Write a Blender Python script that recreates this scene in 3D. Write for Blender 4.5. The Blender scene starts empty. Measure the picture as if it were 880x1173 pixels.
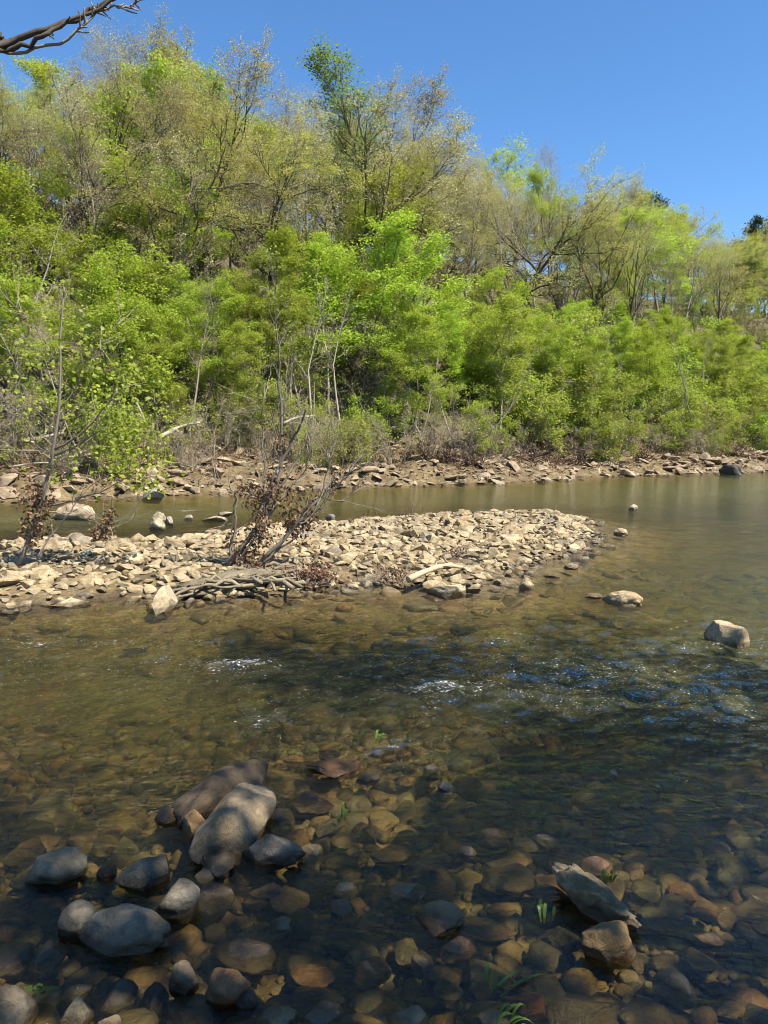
import bpy, bmesh, math, random
import numpy as np
from mathutils import Vector, Matrix

SEED = 7
R = math.radians
rs = np.random.RandomState(SEED)
scene = bpy.context.scene
COL = scene.collection

# ------------------------------------------------------------------ camera
CAM_Z, PITCH, FPX = 2.0, R(5.5), 886.0
W0, H0 = 880.0, 1173.0
FWD = np.array([0, math.cos(PITCH), -math.sin(PITCH)])
UPV = np.array([0, math.sin(PITCH), math.cos(PITCH)])


def ray(px, py):
    d = FWD * FPX + np.array([1.0, 0, 0]) * (px - W0 / 2) + UPV * (H0 / 2 - py)
    return d / np.linalg.norm(d)


def at(px, py, z=0.0):
    d = ray(px, py)
    t = (z - CAM_Z) / d[2]
    return np.array([0, 0, CAM_Z]) + d * t


def at_dist(px, py, y):
    d = ray(px, py)
    return np.array([0, 0, CAM_Z]) + d * (y / d[1])


def proj(p):
    q = np.asarray(p, float) - np.array([0, 0, CAM_Z])
    f = q @ FWD
    return W0 / 2 + q[0] / f * FPX, H0 / 2 - (q @ UPV) / f * FPX, f


cam_d = bpy.data.cameras.new("camera")
cam = bpy.data.objects.new("camera", cam_d)
COL.objects.link(cam)
cam.location = (0, 0, CAM_Z)
cam.rotation_euler = (R(90) - PITCH, 0, 0)
cam_d.sensor_fit = 'VERTICAL'
cam_d.angle = 2 * math.atan(H0 / 2 / FPX)
cam_d.clip_start, cam_d.clip_end = 0.05, 5000
scene.camera = cam

# ------------------------------------------------------------------ noise


def _h(ix, iy, iz, seed):
    n = (ix.astype(np.int64) * 374761393 + iy.astype(np.int64) * 668265263 + iz.astype(np.int64) * 2147483647 + seed * 1274126177) & 0xFFFFFFFF
    n = ((n ^ (n >> 13)) * 1274126177) & 0xFFFFFFFF
    n = ((n ^ (n >> 16)) * 2246822519) & 0xFFFFFFFF
    n = n ^ (n >> 15)
    return (n & 0xFFFFFF) / float(0xFFFFFF)


def vnoise(x, y, z=None, seed=0):
    x = np.asarray(x, float); y = np.asarray(y, float)
    z = np.zeros_like(x) if z is None else np.asarray(z, float)
    xi, yi, zi = np.floor(x), np.floor(y), np.floor(z)
    fx, fy, fz = x - xi, y - yi, z - zi
    fx, fy, fz = [f * f * (3 - 2 * f) for f in (fx, fy, fz)]
    r = 0
    for a in (0, 1):
        for b in (0, 1):
            for c in (0, 1):
                w = (fx if a else 1 - fx) * (fy if b else 1 - fy) * (fz if c else 1 - fz)
                r = r + w * _h(xi + a, yi + b, zi + c, seed)
    return r * 2 - 1


def fbm(x, y, z=None, seed=0, o=4):
    r, a, f = 0, 1.0, 1.0
    for k in range(o):
        r = r + a * vnoise(np.asarray(x) * f, np.asarray(y) * f, None if z is None else np.asarray(z) * f, seed + k * 17)
        a *= .5; f *= 2.03
    return r


def sm(a, b, x):
    t = np.clip((np.asarray(x, float) - a) / (b - a), 0, 1)
    return t * t * (3 - 2 * t)


# ------------------------------------------------------------------ terrain function
# the river runs along U; V points across it towards the wooded hill
UX, UY = 0.831, 0.557
BAR_PX = [(-120, 706), (0, 697), (70, 692), (130, 684), (190, 690), (300, 681), (400, 672), (470, 672), (545, 677), (590, 655), (632, 640),
          (672, 624), (682, 606), (670, 597), (630, 588), (560, 588), (500, 591), (440, 596), (380, 601), (300, 606), (240, 612),
          (190, 622), (140, 624), (100, 618), (0, 626), (-120, 632)]
BAR = np.array([at(*p)[:2] for p in BAR_PX])


def poly_sd(x, y, P):
    x = np.asarray(x, float); y = np.asarray(y, float)
    d = np.full(x.shape, 1e9); ins = np.zeros(x.shape, bool)
    n = len(P)
    for i in range(n):
        ax, ay = P[i]; bx, by = P[(i + 1) % n]
        ex, ey = bx - ax, by - ay
        t = np.clip(((x - ax) * ex + (y - ay) * ey) / (ex * ex + ey * ey), 0, 1)
        d = np.minimum(d, np.hypot(x - ax - t * ex, y - ay - t * ey))
        c = ((ay > y) != (by > y)) & (x < (bx - ax) * (y - ay) / (by - ay + 1e-12) + ax)
        ins ^= c
    return np.where(ins, d, -d)


def uv_of(x, y):
    return UX * x + UY * y, -UY * x + UX * y


def xy_of(u, v):
    return UX * u - UY * v, UY * u + UX * v


def bank_v0(u):
    return 26.4 + 0.7 * vnoise(u * .16, u * 0, None, 5) + .25 * vnoise(u * .6, u * 0, None, 6)


def ground(x, y):
    x = np.asarray(x, float); y = np.asarray(y, float)
    u, v = uv_of(x, y)
    s = v - bank_v0(u)
    n1 = fbm(x * .35, y * .35, None, 11, 3)
    n2 = fbm(x * 2.2, y * 2.2, None, 12, 3)
    near = np.exp(-((x / 25) ** 2 + ((y - 8) / 25) ** 2))
    dep = .13 + .17 * sm(3.8, 6, y + .25 * x) + .13 * sm(-.3, -1.3, x) * sm(3.7, 4.5, y) * sm(7, 5.5, y) + .42 * sm(.2, 2.4, x) * sm(4.7, 6.2, y) * sm(13, 9, y) + .35 * sm(11, 18, v) + .3 * sm(6, 14, x)
    z = -dep + n1 * .05 + n2 * .022
    zn = np.minimum((.75 - v) * .45, .55 + .03 * np.maximum(-v, 0)) + n1 * .05
    z = np.maximum(z, zn)
    sd = poly_sd(x, y, BAR) + .25 * n1
    zb = np.where(sd > 0, .18 * (1 - np.exp(-np.maximum(sd, 0) / .8)), np.maximum(.16 * sd, -3)) + n2 * .02
    z = np.maximum(z, zb)
    t = np.maximum(s, 0)
    prof = .45 * sm(0, 1.6, t) + .6 * sm(2.2, 6, t) + .12 * t * sm(0, 1, t) * (t < 5) + .6 * sm(0, 5, t) * (t >= 5)
    hs = np.maximum(t - 5, 0)
    hill = 22.5 * np.sin(np.clip(hs / 62, 0, 1) * math.pi / 2) - 6 * sm(66, 200, hs)
    zf = np.where(s > 0, prof + hill + n1 * (.12 + .06 * np.minimum(t, 25)) * sm(0, 2, t) + (.05 + .08 * sm(.1, 1, t)) * n2, np.maximum(.13 * s, -3))
    z = np.maximum(z, zf)
    return z


def g1(x, y):
    return float(ground(np.array([x]), np.array([y]))[0])


# ------------------------------------------------------------------ mesh building
class MB:
    def __init__(self):
        self.v, self.q, self.t, self.a, self.n = [], [], [], [], 0

    def add(self, V, quads=None, tris=None, tone=None):
        V = np.asarray(V, float)
        if quads is not None and len(quads): self.q.append(np.asarray(quads, np.int64) + self.n)
        if tris is not None and len(tris): self.t.append(np.asarray(tris, np.int64) + self.n)
        self.v.append(V)
        self.a.append(np.zeros(len(V)) if tone is None else np.broadcast_to(np.asarray(tone, float), (len(V),)))
        self.n += len(V)

    def mesh(self, name, mat, smooth=True):
        V = np.concatenate(self.v) if self.v else np.zeros((0, 3))
        q = np.concatenate(self.q) if self.q else np.zeros((0, 4), np.int64)
        t = np.concatenate(self.t) if self.t else np.zeros((0, 3), np.int64)
        me = bpy.data.meshes.new(name)
        me.vertices.add(len(V)); me.vertices.foreach_set('co', V.astype(np.float32).ravel())
        L = np.concatenate([q.ravel(), t.ravel()])
        me.loops.add(len(L)); me.loops.foreach_set('vertex_index', L.astype(np.int32))
        me.polygons.add(len(q) + len(t))
        st = np.concatenate([np.arange(len(q)) * 4, len(q) * 4 + np.arange(len(t)) * 3])
        me.polygons.foreach_set('loop_start', st.astype(np.int32))
        at_ = me.attributes.new('tone', 'FLOAT', 'POINT')
        at_.data.foreach_set('value', np.concatenate(self.a).astype(np.float32) if self.a else np.zeros(0, np.float32))
        me.update(calc_edges=True)
        me.polygons.foreach_set('use_smooth', np.full(len(me.polygons), smooth))
        if mat: me.materials.append(mat)
        return me


def put(name, me, parent=None, loc=(0, 0, 0), rot=(0, 0, 0), sc=(1, 1, 1)):
    o = bpy.data.objects.new(name, me)
    COL.objects.link(o)
    o.location = loc; o.rotation_euler = rot
    o.scale = sc if hasattr(sc, '__len__') else (sc, sc, sc)
    if parent: o.parent = parent
    return o


def tag(o, label=None, cat=None, group=None, kind=None):
    if label: o['label'] = label
    if cat: o['category'] = cat
    if group: o['group'] = group
    if kind: o['kind'] = kind
    return o


def tube(mb, pts, rad, k=5, tone=0.0, cap=True):
    P = np.asarray(pts, float); n = len(P)
    T = np.gradient(P, axis=0)
    T /= np.linalg.norm(T, axis=1)[:, None] + 1e-9
    ref = np.array([0, 0, 1.0]) if abs(T[0, 2]) < .8 else np.array([1.0, 0, 0])
    A = np.cross(T, ref); A /= np.linalg.norm(A, axis=1)[:, None] + 1e-9
    B = np.cross(T, A)
    an = np.arange(k) * 2 * math.pi / k
    V = P[:, None, :] + np.asarray(rad)[:, None, None] * (np.cos(an)[None, :, None] * A[:, None, :] + np.sin(an)[None, :, None] * B[:, None, :])
    V = V.reshape(-1, 3)
    i = np.arange(n - 1)[:, None] * k; j = np.arange(k)[None, :]; j2 = (j + 1) % k
    q = np.stack([i + j, i + j2, i + k + j2, i + k + j], -1).reshape(-1, 4)
    tr = None
    if cap:
        V = np.vstack([V, P[-1:] + T[-1:] * rad[-1], P[:1]])
        e = (n - 1) * k
        tr = [[e + a, e + (a + 1) % k, n * k] for a in range(k)] + [[(a + 1) % k, a, n * k + 1] for a in range(k)]
    mb.add(V, q, tr, tone)


def unit(v):
    return v / (np.linalg.norm(v) + 1e-9)


def leaves(mb, C, size, rng, up=.6, tone=None, wide=.62, fold=True):
    """small folded leaf blades round the centres C"""
    n = len(C)
    if n == 0: return
    N = rng.normal(size=(n, 3)); N[:, 2] = np.abs(N[:, 2]) + up * 2
    N /= np.linalg.norm(N, axis=1)[:, None]
    A = np.cross(N, rng.normal(size=(n, 3))); A /= np.linalg.norm(A, axis=1)[:, None] + 1e-9
    B = np.cross(N, A)
    s = size * rng.uniform(.6, 1.3, n)[:, None]
    V = np.stack([C - A * s * .5, C + B * s * wide * .5 + N * s * .1, C + A * s * .5 - N * s * .08, C - B * s * wide * .5 + N * s * .1], 1).reshape(-1, 3)
    q = np.arange(n * 4).reshape(-1, 4)
    if tone is None: tone = rng.uniform(0, 1, n)
    mb.add(V, q, None, np.repeat(tone, 4))


# ------------------------------------------------------------------ materials
def mat(name):
    m = bpy.data.materials.new(name); m.use_nodes = True
    nt = m.node_tree; nt.nodes.clear()
    out = nt.nodes.new('ShaderNodeOutputMaterial')
    return m, nt, out


class N:
    """tiny node helper"""

    def __init__(s, nt): s.nt = nt

    def n(s, typ, ins=None, **props):
        nd = s.nt.nodes.new('ShaderNode' + typ)
        for k, v in props.items(): setattr(nd, k, v)
        for k, v in (ins or {}).items():
            if isinstance(v, tuple) and len(v) == 2 and hasattr(v[0], 'outputs'):
                s.nt.links.new(v[0].outputs[v[1]], nd.inputs[k])
            elif hasattr(v, 'outputs'):
                s.nt.links.new(v.outputs[0], nd.inputs[k])
            else:
                nd.inputs[k].default_value = v
        return nd

    def math(s, op, a, b=0.0, c=None, clamp=False):
        nd = s.n('Math', operation=op, use_clamp=clamp)
        for i, v in enumerate((a, b, c)):
            if v is None: continue
            if isinstance(v, tuple): s.nt.links.new(v[0].outputs[v[1]], nd.inputs[i])
            elif hasattr(v, 'outputs'): s.nt.links.new(v.outputs[0], nd.inputs[i])
            else: nd.inputs[i].default_value = v
        return nd

    def mixc(s, f, a, b, blend='MIX'):
        nd = s.n('Mix', data_type='RGBA', blend_type=blend)
        for i, v in ((0, f), (6, a), (7, b)):
            if isinstance(v, tuple) and hasattr(v[0], 'outputs'): s.nt.links.new(v[0].outputs[v[1]], nd.inputs[i])
            elif hasattr(v, 'outputs'): s.nt.links.new(v.outputs[2] if v.bl_idname == 'ShaderNodeMix' else v.outputs[0], nd.inputs[i])
            else: nd.inputs[i].default_value = v if not isinstance(v, tuple) or len(v) == 4 else (*v, 1)
        return nd

    def ramp(s, f, stops, interp='LINEAR'):
        nd = s.n('ValToRGB'); cr = nd.color_ramp; cr.interpolation = interp
        while len(cr.elements) < len(stops): cr.elements.new(.5)
        for e, (p, c) in zip(cr.elements, stops):
            e.position = p; e.color = (*c, 1) if hasattr(c, '__len__') else (c, c, c, 1)
        s.nt.links.new(f[0].outputs[f[1]] if isinstance(f, tuple) else f.outputs[0], nd.inputs[0])
        return nd

    def maprange(s, f, a, b, c=0.0, d=1.0):
        nd = s.n('MapRange', interpolation_type='SMOOTHSTEP')
        s.nt.links.new(f[0].outputs[f[1]] if isinstance(f, tuple) else f.outputs[0], nd.inputs[0])
        for i, v in zip((1, 2, 3, 4), (a, b, c, d)): nd.inputs[i].default_value = v
        return nd

    def link(s, a, oa, b, ib): s.nt.links.new(a.outputs[oa], b.inputs[ib])


def C(nd): return (nd, 2)   # colour output of a Mix node


def leaf_mat(name, dark, light, trans, tcol, varh=.04):
    m, nt, out = mat(name); h = N(nt)
    a = h.n('Attribute', attribute_name='tone'); oi = h.n('ObjectInfo')
    col = h.mixc((a, 2), dark, light)
    hs = h.n('HueSaturation', {'Color': C(col), 'Hue': h.math('MULTIPLY_ADD', (oi, 5), varh, .5 - varh / 2),
                               'Value': h.math('MULTIPLY_ADD', (oi, 5), .45, .78), 'Saturation': 1.0})
    tc = h.mixc(1.0, hs, tcol, 'MULTIPLY')
    d = h.n('BsdfDiffuse', {'Color': hs, 'Roughness': .6})
    t = h.n('BsdfTranslucent', {'Color': C(tc)})
    g = h.n('BsdfGlossy', {'Color': (1, 1, 1, 1), 'Roughness': .5})
    mx = h.n('MixShader', {0: trans, 1: d, 2: t})
    m2 = h.n('MixShader', {0: .018, 1: mx, 2: g})
    h.link(m2, 0, out, 0)
    return m


def bark_mat(name, c1, c2, scale=6):
    m, nt, out = mat(name); h = N(nt)
    tc = h.n('TexCoord'); mp = h.n('Mapping', {'Vector': (tc, 3), 'Scale': (1, 1, .25)})
    n1 = h.n('TexNoise', {'Vector': mp, 'Scale': scale, 'Detail': 6, 'Roughness': .65})
    oi = h.n('ObjectInfo')
    col = h.mixc((n1, 0), c1, c2)
    hs = h.n('HueSaturation', {'Color': C(col), 'Value': h.math('MULTIPLY_ADD', (oi, 5), .6, .7)})
    bp = h.n('Bump', {'Height': n1, 'Strength': .6, 'Distance': .03})
    p = h.n('BsdfPrincipled', {'Base Color': hs, 'Roughness': .9, 'Normal': bp})
    h.link(p, 0, out, 0)
    return m


def stone_mat(name, mode, stops=None, wet_z=.035, wet_dark=.42, speck=.5):
    """dry stone above the waterline, dark and glossy where the river wets it"""
    m, nt, out = mat(name); h = N(nt)
    geo = h.n('NewGeometry'); tc = h.n('TexCoord')
    a = h.n('Attribute', attribute_name='tone'); oi = h.n('ObjectInfo')
    seed = h.math('ADD', (oi, 5), (a, 2))
    off = h.n('CombineXYZ', {0: h.math('MULTIPLY', seed, 37.0), 1: h.math('MULTIPLY', seed, 91.0), 2: 0.0})
    vec = h.n('VectorMath', {0: (geo, 0), 1: off}, operation='ADD')
    big = h.n('TexNoise', {'Vector': vec, 'Scale': 5.0, 'Detail': 5, 'Roughness': .6})
    fine = h.n('TexNoise', {'Vector': vec, 'Scale': 85.0, 'Detail': 5, 'Roughness': .75})
    mus = h.n('TexNoise', {'Vector': vec, 'Scale': 17.0, 'Detail': 7, 'Roughness': .72, 'Distortion': .6})
    if mode == 'object':
        base = oi; bo = (oi, 1)
    else:
        f = h.math('FRACT', h.math('MULTIPLY', seed, 3.7))
        bo = (h.ramp(f, stops), 0)
    c = h.mixc(h.maprange((big, 0), .35, .68), bo, (.55, .5, .42), 'MULTIPLY')
    c.inputs[0].default_value = .5
    k1 = h.ramp((mus, 0), [(.3, .55), (.52, 1.0), (.72, 1.3)])
    c2 = h.mixc(speck + .35, C(c), (k1, 0), 'MULTIPLY')
    k2 = h.ramp((fine, 0), [(.28, .62), (.55, 1.05), (.8, 1.25)])
    c3 = h.mixc(speck, C(c2), (k2, 0), 'MULTIPLY')
    sep = h.n('SeparateXYZ', {0: (geo, 0)})
    zz = h.math('MULTIPLY_ADD', (big, 0), -.05, h.math('ADD', (sep, 2), .025))
    wet = h.maprange(zz, wet_z - .012, wet_z + .02, 1.0, 0.0)
    c4 = h.mixc((wet, 0), C(c3), C(h.mixc(1.0, C(c3), (wet_dark, wet_dark * .93, wet_dark * .8), 'MULTIPLY')))
    rg = h.math('MULTIPLY_ADD', wet, -.6, .88)
    hh = h.math('MULTIPLY_ADD', (fine, 0), .35, (mus, 0))
    bp = h.n('Bump', {'Height': hh, 'Strength': .8, 'Distance': .025})
    p = h.n('BsdfPrincipled', {'Base Color': C(c4), 'Roughness': rg, 'Normal': bp})
    h.link(p, 0, out, 0)
    return m


BAR_STOPS = [(0, (.41, .325, .19)), (.25, (.36, .285, .17)), (.45, (.45, .365, .225)), (.6, (.31, .25, .155)), (.75, (.40, .315, .185)), (.88, (.22, .185, .135)), (1, (.44, .35, .22))]
BED_STOPS = [(0, (.27, .205, .12)), (.2, (.36, .27, .15)), (.4, (.17, .145, .10)), (.55, (.32, .21, .115)), (.7, (.26, .24, .18)), (.82, (.36, .20, .10)), (.92, (.13, .12, .095)), (1, (.30, .27, .20))]
M_STONE = stone_mat('stone_rock', 'object', wet_z=.048, speck=.68)
M_BARM = stone_mat('gravel_bar_rock', 'tone', BAR_STOPS)
M_BEDM = stone_mat('riverbed_rock', 'tone', BED_STOPS, wet_dark=.62)
M_BANKM = stone_mat('far_bank_rock', 'tone', [(0, (.34, .26, .17)), (.3, (.27, .205, .14)), (.6, (.41, .33, .22)), (.8, (.22, .17, .12)), (1, (.36, .27, .18))], wet_z=.05)

M_LEAF = leaf_mat('bright_leaf', (.225, .28, .025), (.475, .545, .08), .52, (1.02, 1.15, .75, 1), .028)
M_LEAF2 = leaf_mat('spring_leaf', (.25, .29, .035), (.49, .54, .095), .5, (1.05, 1.12, .7, 1), .03)
M_BUD = leaf_mat('budding_leaf', (.37, .375, .11), (.66, .65, .26), .35, (1.1, 1.05, .7, 1), .05)
M_BUDTAN = leaf_mat('tan_bud', (.38, .35, .17), (.64, .60, .34), .3, (1, .95, .8, 1), .04)
M_COOL = leaf_mat('cool_leaf', (.17, .28, .05), (.32, .45, .11), .4, (1.1, 1.15, .8, 1), .03)
M_PINE = leaf_mat('pine_needle', (.035, .065, .024), (.085, .13, .05), .1, (1, 1, 1, 1), .02)
M_SYC = leaf_mat('sycamore_leaf', (.24, .32, .03), (.44, .52, .08), .5, (1.1, 1.15, .7, 1), .03)
M_DEAD = leaf_mat('dead_leaf', (.075, .045, .026), (.31, .19, .11), .15, (1, .8, .6, 1), .03)
M_GRASS = leaf_mat('river_grass', (.06, .115, .025), (.13, .20, .045), .35, (1.1, 1.2, .6, 1), .02)
M_DRY = leaf_mat('dry_brush', (.20, .15, .09), (.36, .29, .17), .25, (1, .95, .8, 1), .03)
M_BARK = bark_mat('dark_bark', (.035, .026, .02), (.115, .092, .07))
M_BARKP = bark_mat('pale_bark', (.16, .137, .108), (.38, .335, .27), 4)
M_TWIG = bark_mat('grey_twig', (.13, .105, .08), (.27, .225, .175))
M_DRIFT = bark_mat('driftwood', (.06, .046, .03), (.34, .28, .18), 14)
M_ROOT = bark_mat('dark_root', (.02, .014, .01), (.09, .065, .045), 9)


# ---- ground
def ground_mat():
    m, nt, out = mat('ground_earth'); h = N(nt)
    geo = h.n('NewGeometry'); hg = h.n('Attribute', attribute_name='hillside')
    big = h.n('TexNoise', {'Vector': (geo, 0), 'Scale': .6, 'Detail': 5})
    mid = h.n('TexNoise', {'Vector': (geo, 0), 'Scale': 7.0, 'Detail': 7, 'Roughness': .7})
    vor = h.n('TexVoronoi', {'Vector': (geo, 0), 'Scale': 22.0, 'Randomness': 1.0})
    peb = h.ramp((vor, 1), [(0, (.15, .115, .07)), (.35, (.26, .19, .105)), (.7, (.19, .16, .10)), (1, (.30, .235, .15))])
    sp = h.n('SeparateXYZ', {0: (vor, 1)})
    peb = h.ramp((sp, 0), [(0, (.12, .095, .06)), (.35, (.24, .17, .09)), (.7, (.17, .145, .09)), (1, (.28, .22, .14))])
    k = h.ramp((mid, 0), [(.3, .55), (.55, 1.0), (.75, 1.25)])
    bed0 = h.mixc(.9, (peb, 0), (k, 0), 'MULTIPLY')
    pat = h.n('TexNoise', {'Vector': (geo, 0), 'Scale': 1.7, 'Detail': 6, 'Roughness': .7})
    bed = h.mixc(1.0, C(bed0), (h.ramp((pat, 0), [(.36, (.28, .235, .17)), (.5, (.62, .57, .42)), (.66, (1.0, .95, .74))]), 0), 'MULTIPLY')
    lit = h.ramp((mid, 0), [(.3, (.03, .022, .013)), (.5, (.085, .062, .036)), (.68, (.15, .115, .068))])
    lit2 = h.mixc(h.maprange((big, 0), .52, .68, 0, .6), (lit, 0), (.13, .15, .05))
    c = h.mixc((hg, 2), C(bed), C(lit2))
    hh = h.math('MULTIPLY_ADD', (vor, 0), -.6, (mid, 0))
    bp = h.n('Bump', {'Height': hh, 'Strength': .7, 'Distance': .04})
    p = h.n('BsdfPrincipled', {'Base Color': C(c), 'Roughness': .85, 'Normal': bp})
    h.link(p, 0, out, 0)
    return m


def axis(segs):
    r = [segs[0][0]]
    for a, b, st in segs:
        n = max(1, int(round((b - a) / st)))
        r += list(a + (b - a) * (np.arange(n) + 1) / n)
    return np.array(r)


def grid_obj(name, xs, ys, zf, m, attrs):
    X, Y = np.meshgrid(xs, ys, indexing='xy')
    x, y = X.ravel(), Y.ravel()
    z = zf(x, y)
    nx, ny = len(xs), len(ys)
    i = (np.arange(ny - 1)[:, None] * nx + np.arange(nx - 1)[None, :]).ravel()
    mb = MB(); mb.add(np.stack([x, y, z], 1), np.stack([i, i + 1, i + nx + 1, i + nx], 1))
    me = mb.mesh(name, m)
    for k, f in attrs.items():
        a = me.attributes.new(k, 'FLOAT', 'POINT'); a.data.foreach_set('value', f(x, y, z).astype(np.float32))
    return put(name, me)


gx = axis([(-900, -200, 60), (-200, -60, 7), (-60, -14, 1.0), (-14, -5, .2), (-5, 6, .07), (6, 16, .2), (16, 70, 1.0), (70, 260, 5), (260, 900, 60)])
gy = axis([(-900, -60, 60), (-60, -4, 3), (-4, 1, .3), (1, 9, .07), (9, 22, .14), (22, 50, .5), (50, 90, 1.2), (90, 300, 5), (300, 900, 60)])


def hillside(x, y, z):
    u, v = uv_of(x, y); s = v - bank_v0(u)
    return np.clip(sm(3.5, 6.5, s + fbm(x, y, None, 33, 3) * 1.2) + (v < .2) * sm(.2, -.6, v), 0, 1)


terr = tag(grid_obj('ground', gx, gy, ground, ground_mat(), {'hillside': hillside}), kind='structure')


# ---- water
def foam_f(x, y):
    r = np.zeros_like(x)
    for px, py, sx, sy, w in ((268, 762, .28, .16, 1.), (140, 738, .45, .10, .55), (40, 738, .3, .1, .7), (245, 735, .2, .08, .5), (505, 790, .35, .18, .85), (560, 770, .3, .2, .5),
                              (300, 828, .22, .22, .8), (430, 855, .5, .14, .75), (640, 770, .8, .2, .45), (480, 755, .4, .2, .4), (820, 742, .5, .12, .5), (690, 800, .6, .3, .4),
                              (600, 838, .9, .2, .35), (380, 700, 1.2, .25, .3), (215, 585, .5, .35, .9), (150, 592, .7, .3, .5), (40, 590, .8, .4, .5), (330, 818, .3, .3, .5),
                              (540, 735, .4, .2, .45), (520, 865, .5, .25, .4), (860, 545, 3, 1, .3)):
        c = at(px, py)
        r = np.maximum(r, .8 * w * np.exp(-((x - c[0]) / sx / 1.3) ** 2 - ((y - c[1]) / sy / 1.3) ** 2))
    return r


def riffle(x, y):
    a = np.exp(-((y - 6.5 + .12 * x) / np.where(y < 6.3, 1.35, 2.2)) ** 2) * (.72 + .28 * sm(-2, 1.5, x))
    b = .8 * np.exp(-((x + 8) / 4.5) ** 2 - ((y - 19) / 4) ** 2)
    return np.clip(np.maximum(a, b) + .9 * foam_f(x, y), 0, 1.3) + .2 - .08 * sm(4.6, 3.2, y)


def water_z(x, y):
    u, v = uv_of(x, y)
    r = riffle(x, y)
    nearby = sm(24, 12, y) * sm(14, 8, np.abs(x))
    w = .020 * fbm(u * 1.6 + .6 * v, v * 3.0, None, 51, 2) + .012 * fbm(u * 5 + v * 2, v * 8, None, 52, 3)
    w = w + .02 * np.abs(vnoise(u * 2.2, v * 4.2, None, 53)) * sm(.4, 1, r)
    return 1.5 * w * r * nearby


def water_mat():
    m, nt, out = mat('river_water'); h = N(nt)
    geo = h.n('NewGeometry')
    dep = h.n('Attribute', attribute_name='depth'); rif = h.n('Attribute', attribute_name='riffle'); fo = h.n('Attribute', attribute_name='foam')
    mp = h.n('Mapping', {'Vector': (geo, 0), 'Rotation': (0, 0, -R(33)), 'Scale': (.75, 1.5, 1)})
    n1 = h.n('TexNoise', {'Vector': mp, 'Scale': 5.5, 'Detail': 3, 'Roughness': .55, 'Distortion': .8})
    n2 = h.n('TexNoise', {'Vector': mp, 'Scale': 22.0, 'Detail': 4, 'Roughness': .6, 'Distortion': .5})
    mic = h.n('TexNoise', {'Vector': mp, 'Scale': 75.0, 'Detail': 2, 'Roughness': .6})
    h1 = h.math('MULTIPLY_ADD', (n2, 0), .35, (n1, 0))
    h2 = h.math('MULTIPLY_ADD', (mic, 0), .13, h1)
    dist = h.math('MULTIPLY', (rif, 2), .15)
    bp = h.n('Bump', {'Height': h2, 'Strength': 1.0, 'Distance': dist})
    fr = h.n('Fresnel', {'IOR': 1.33, 'Normal': bp})
    gl = h.n('BsdfGlossy', {'Color': (1, 1, 1, 1), 'Roughness': .07, 'Normal': bp})
    tint = h.ramp(h.math('MULTIPLY', (dep, 2), 1.0), [(0, (1, 1, 1)), (.12, (.92, .89, .68)), (.35, (.66, .63, .30)), (1, (.30, .32, .09))])
    tr = h.n('BsdfTransparent', {'Color': (tint, 0)})
    df = h.n('BsdfDiffuse', {'Color': (.09, .088, .03, 1)})
    big = h.n('TexNoise', {'Vector': mp, 'Scale': 1.1, 'Detail': 5, 'Roughness': .6, 'Distortion': 1.0})
    murk0 = h.math('SUBTRACT', 1.0, h.math('EXPONENT', h.math('MULTIPLY', h.math('POWER', (dep, 2), 2.0), -1.7)))
    murk = h.math('MULTIPLY', murk0, h.maprange((big, 0), .3, .7, .6, 1.1), None, True)
    body = h.n('MixShader', {0: murk, 1: tr, 2: df})
    w = h.n('MixShader', {0: fr, 1: body, 2: gl})
    fn = h.n('TexNoise', {'Vector': mp, 'Scale': 11.0, 'Detail': 9, 'Roughness': .85, 'Distortion': 1.2})
    thr = h.math('MULTIPLY_ADD', h.math('MULTIPLY_ADD', (rif, 2), .22, (fo, 2)), -.36, .83)
    foam_glint = h.maprange(h.math('SUBTRACT', (fn, 0), thr), 0, .10, 0, .85)
    fl = h.n('TexNoise', {'Vector': mp, 'Scale': 60.0, 'Detail': 3, 'Roughness': .6})
    foam_glint = h.math('MULTIPLY', foam_glint, h.maprange((fl, 0), .44, .62))
    rc = h.math('MULTIPLY_ADD', (rif, 2), .105, .0)
    glint_flecks = h.maprange(h.math('ADD', (fl, 0), h.math('ADD', rc, h.math('MULTIPLY', (fn, 0), .65))), 1.10, 1.16, 0, .8)  # tiny whitewater flecks and sun glints, painted white into the water colour
    foam_glint = h.math('MAXIMUM', foam_glint, glint_flecks)
    fd = h.n('BsdfDiffuse', {'Color': (.75, .77, .76, 1)})
    w2 = h.n('MixShader', {0: foam_glint, 1: w, 2: fd})
    h.link(w2, 0, out, 0)
    return m


wx = axis([(-70, -16, 3), (-16, -5, .25), (-5, 6, .035), (6, 16, .3), (16, 260, 6)])
wy = axis([(-60, 1.2, 4), (1.2, 2, .1), (2, 10.5, .035), (10.5, 24, .14), (24, 60, 1), (60, 200, 6)])
water = tag(grid_obj('river_water', wx, wy, water_z, water_mat(), {
    'depth': lambda x, y, z: np.maximum(0, -ground(x, y)), 'riffle': lambda x, y, z: riffle(x, y), 'foam': lambda x, y, z: foam_f(x, y)}), kind='structure')


# ------------------------------------------------------------------ stones
def ico(sub):
    bm = bmesh.new(); bmesh.ops.create_icosphere(bm, subdivisions=sub, radius=1)
    V = np.array([v.co[:] for v in bm.verts]); F = np.array([[v.index for v in f.verts] for f in bm.faces]); bm.free()
    return V / np.linalg.norm(V, axis=1)[:, None], F


ICO = {k: ico(k) for k in (1, 2, 3, 4, 5)}


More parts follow.
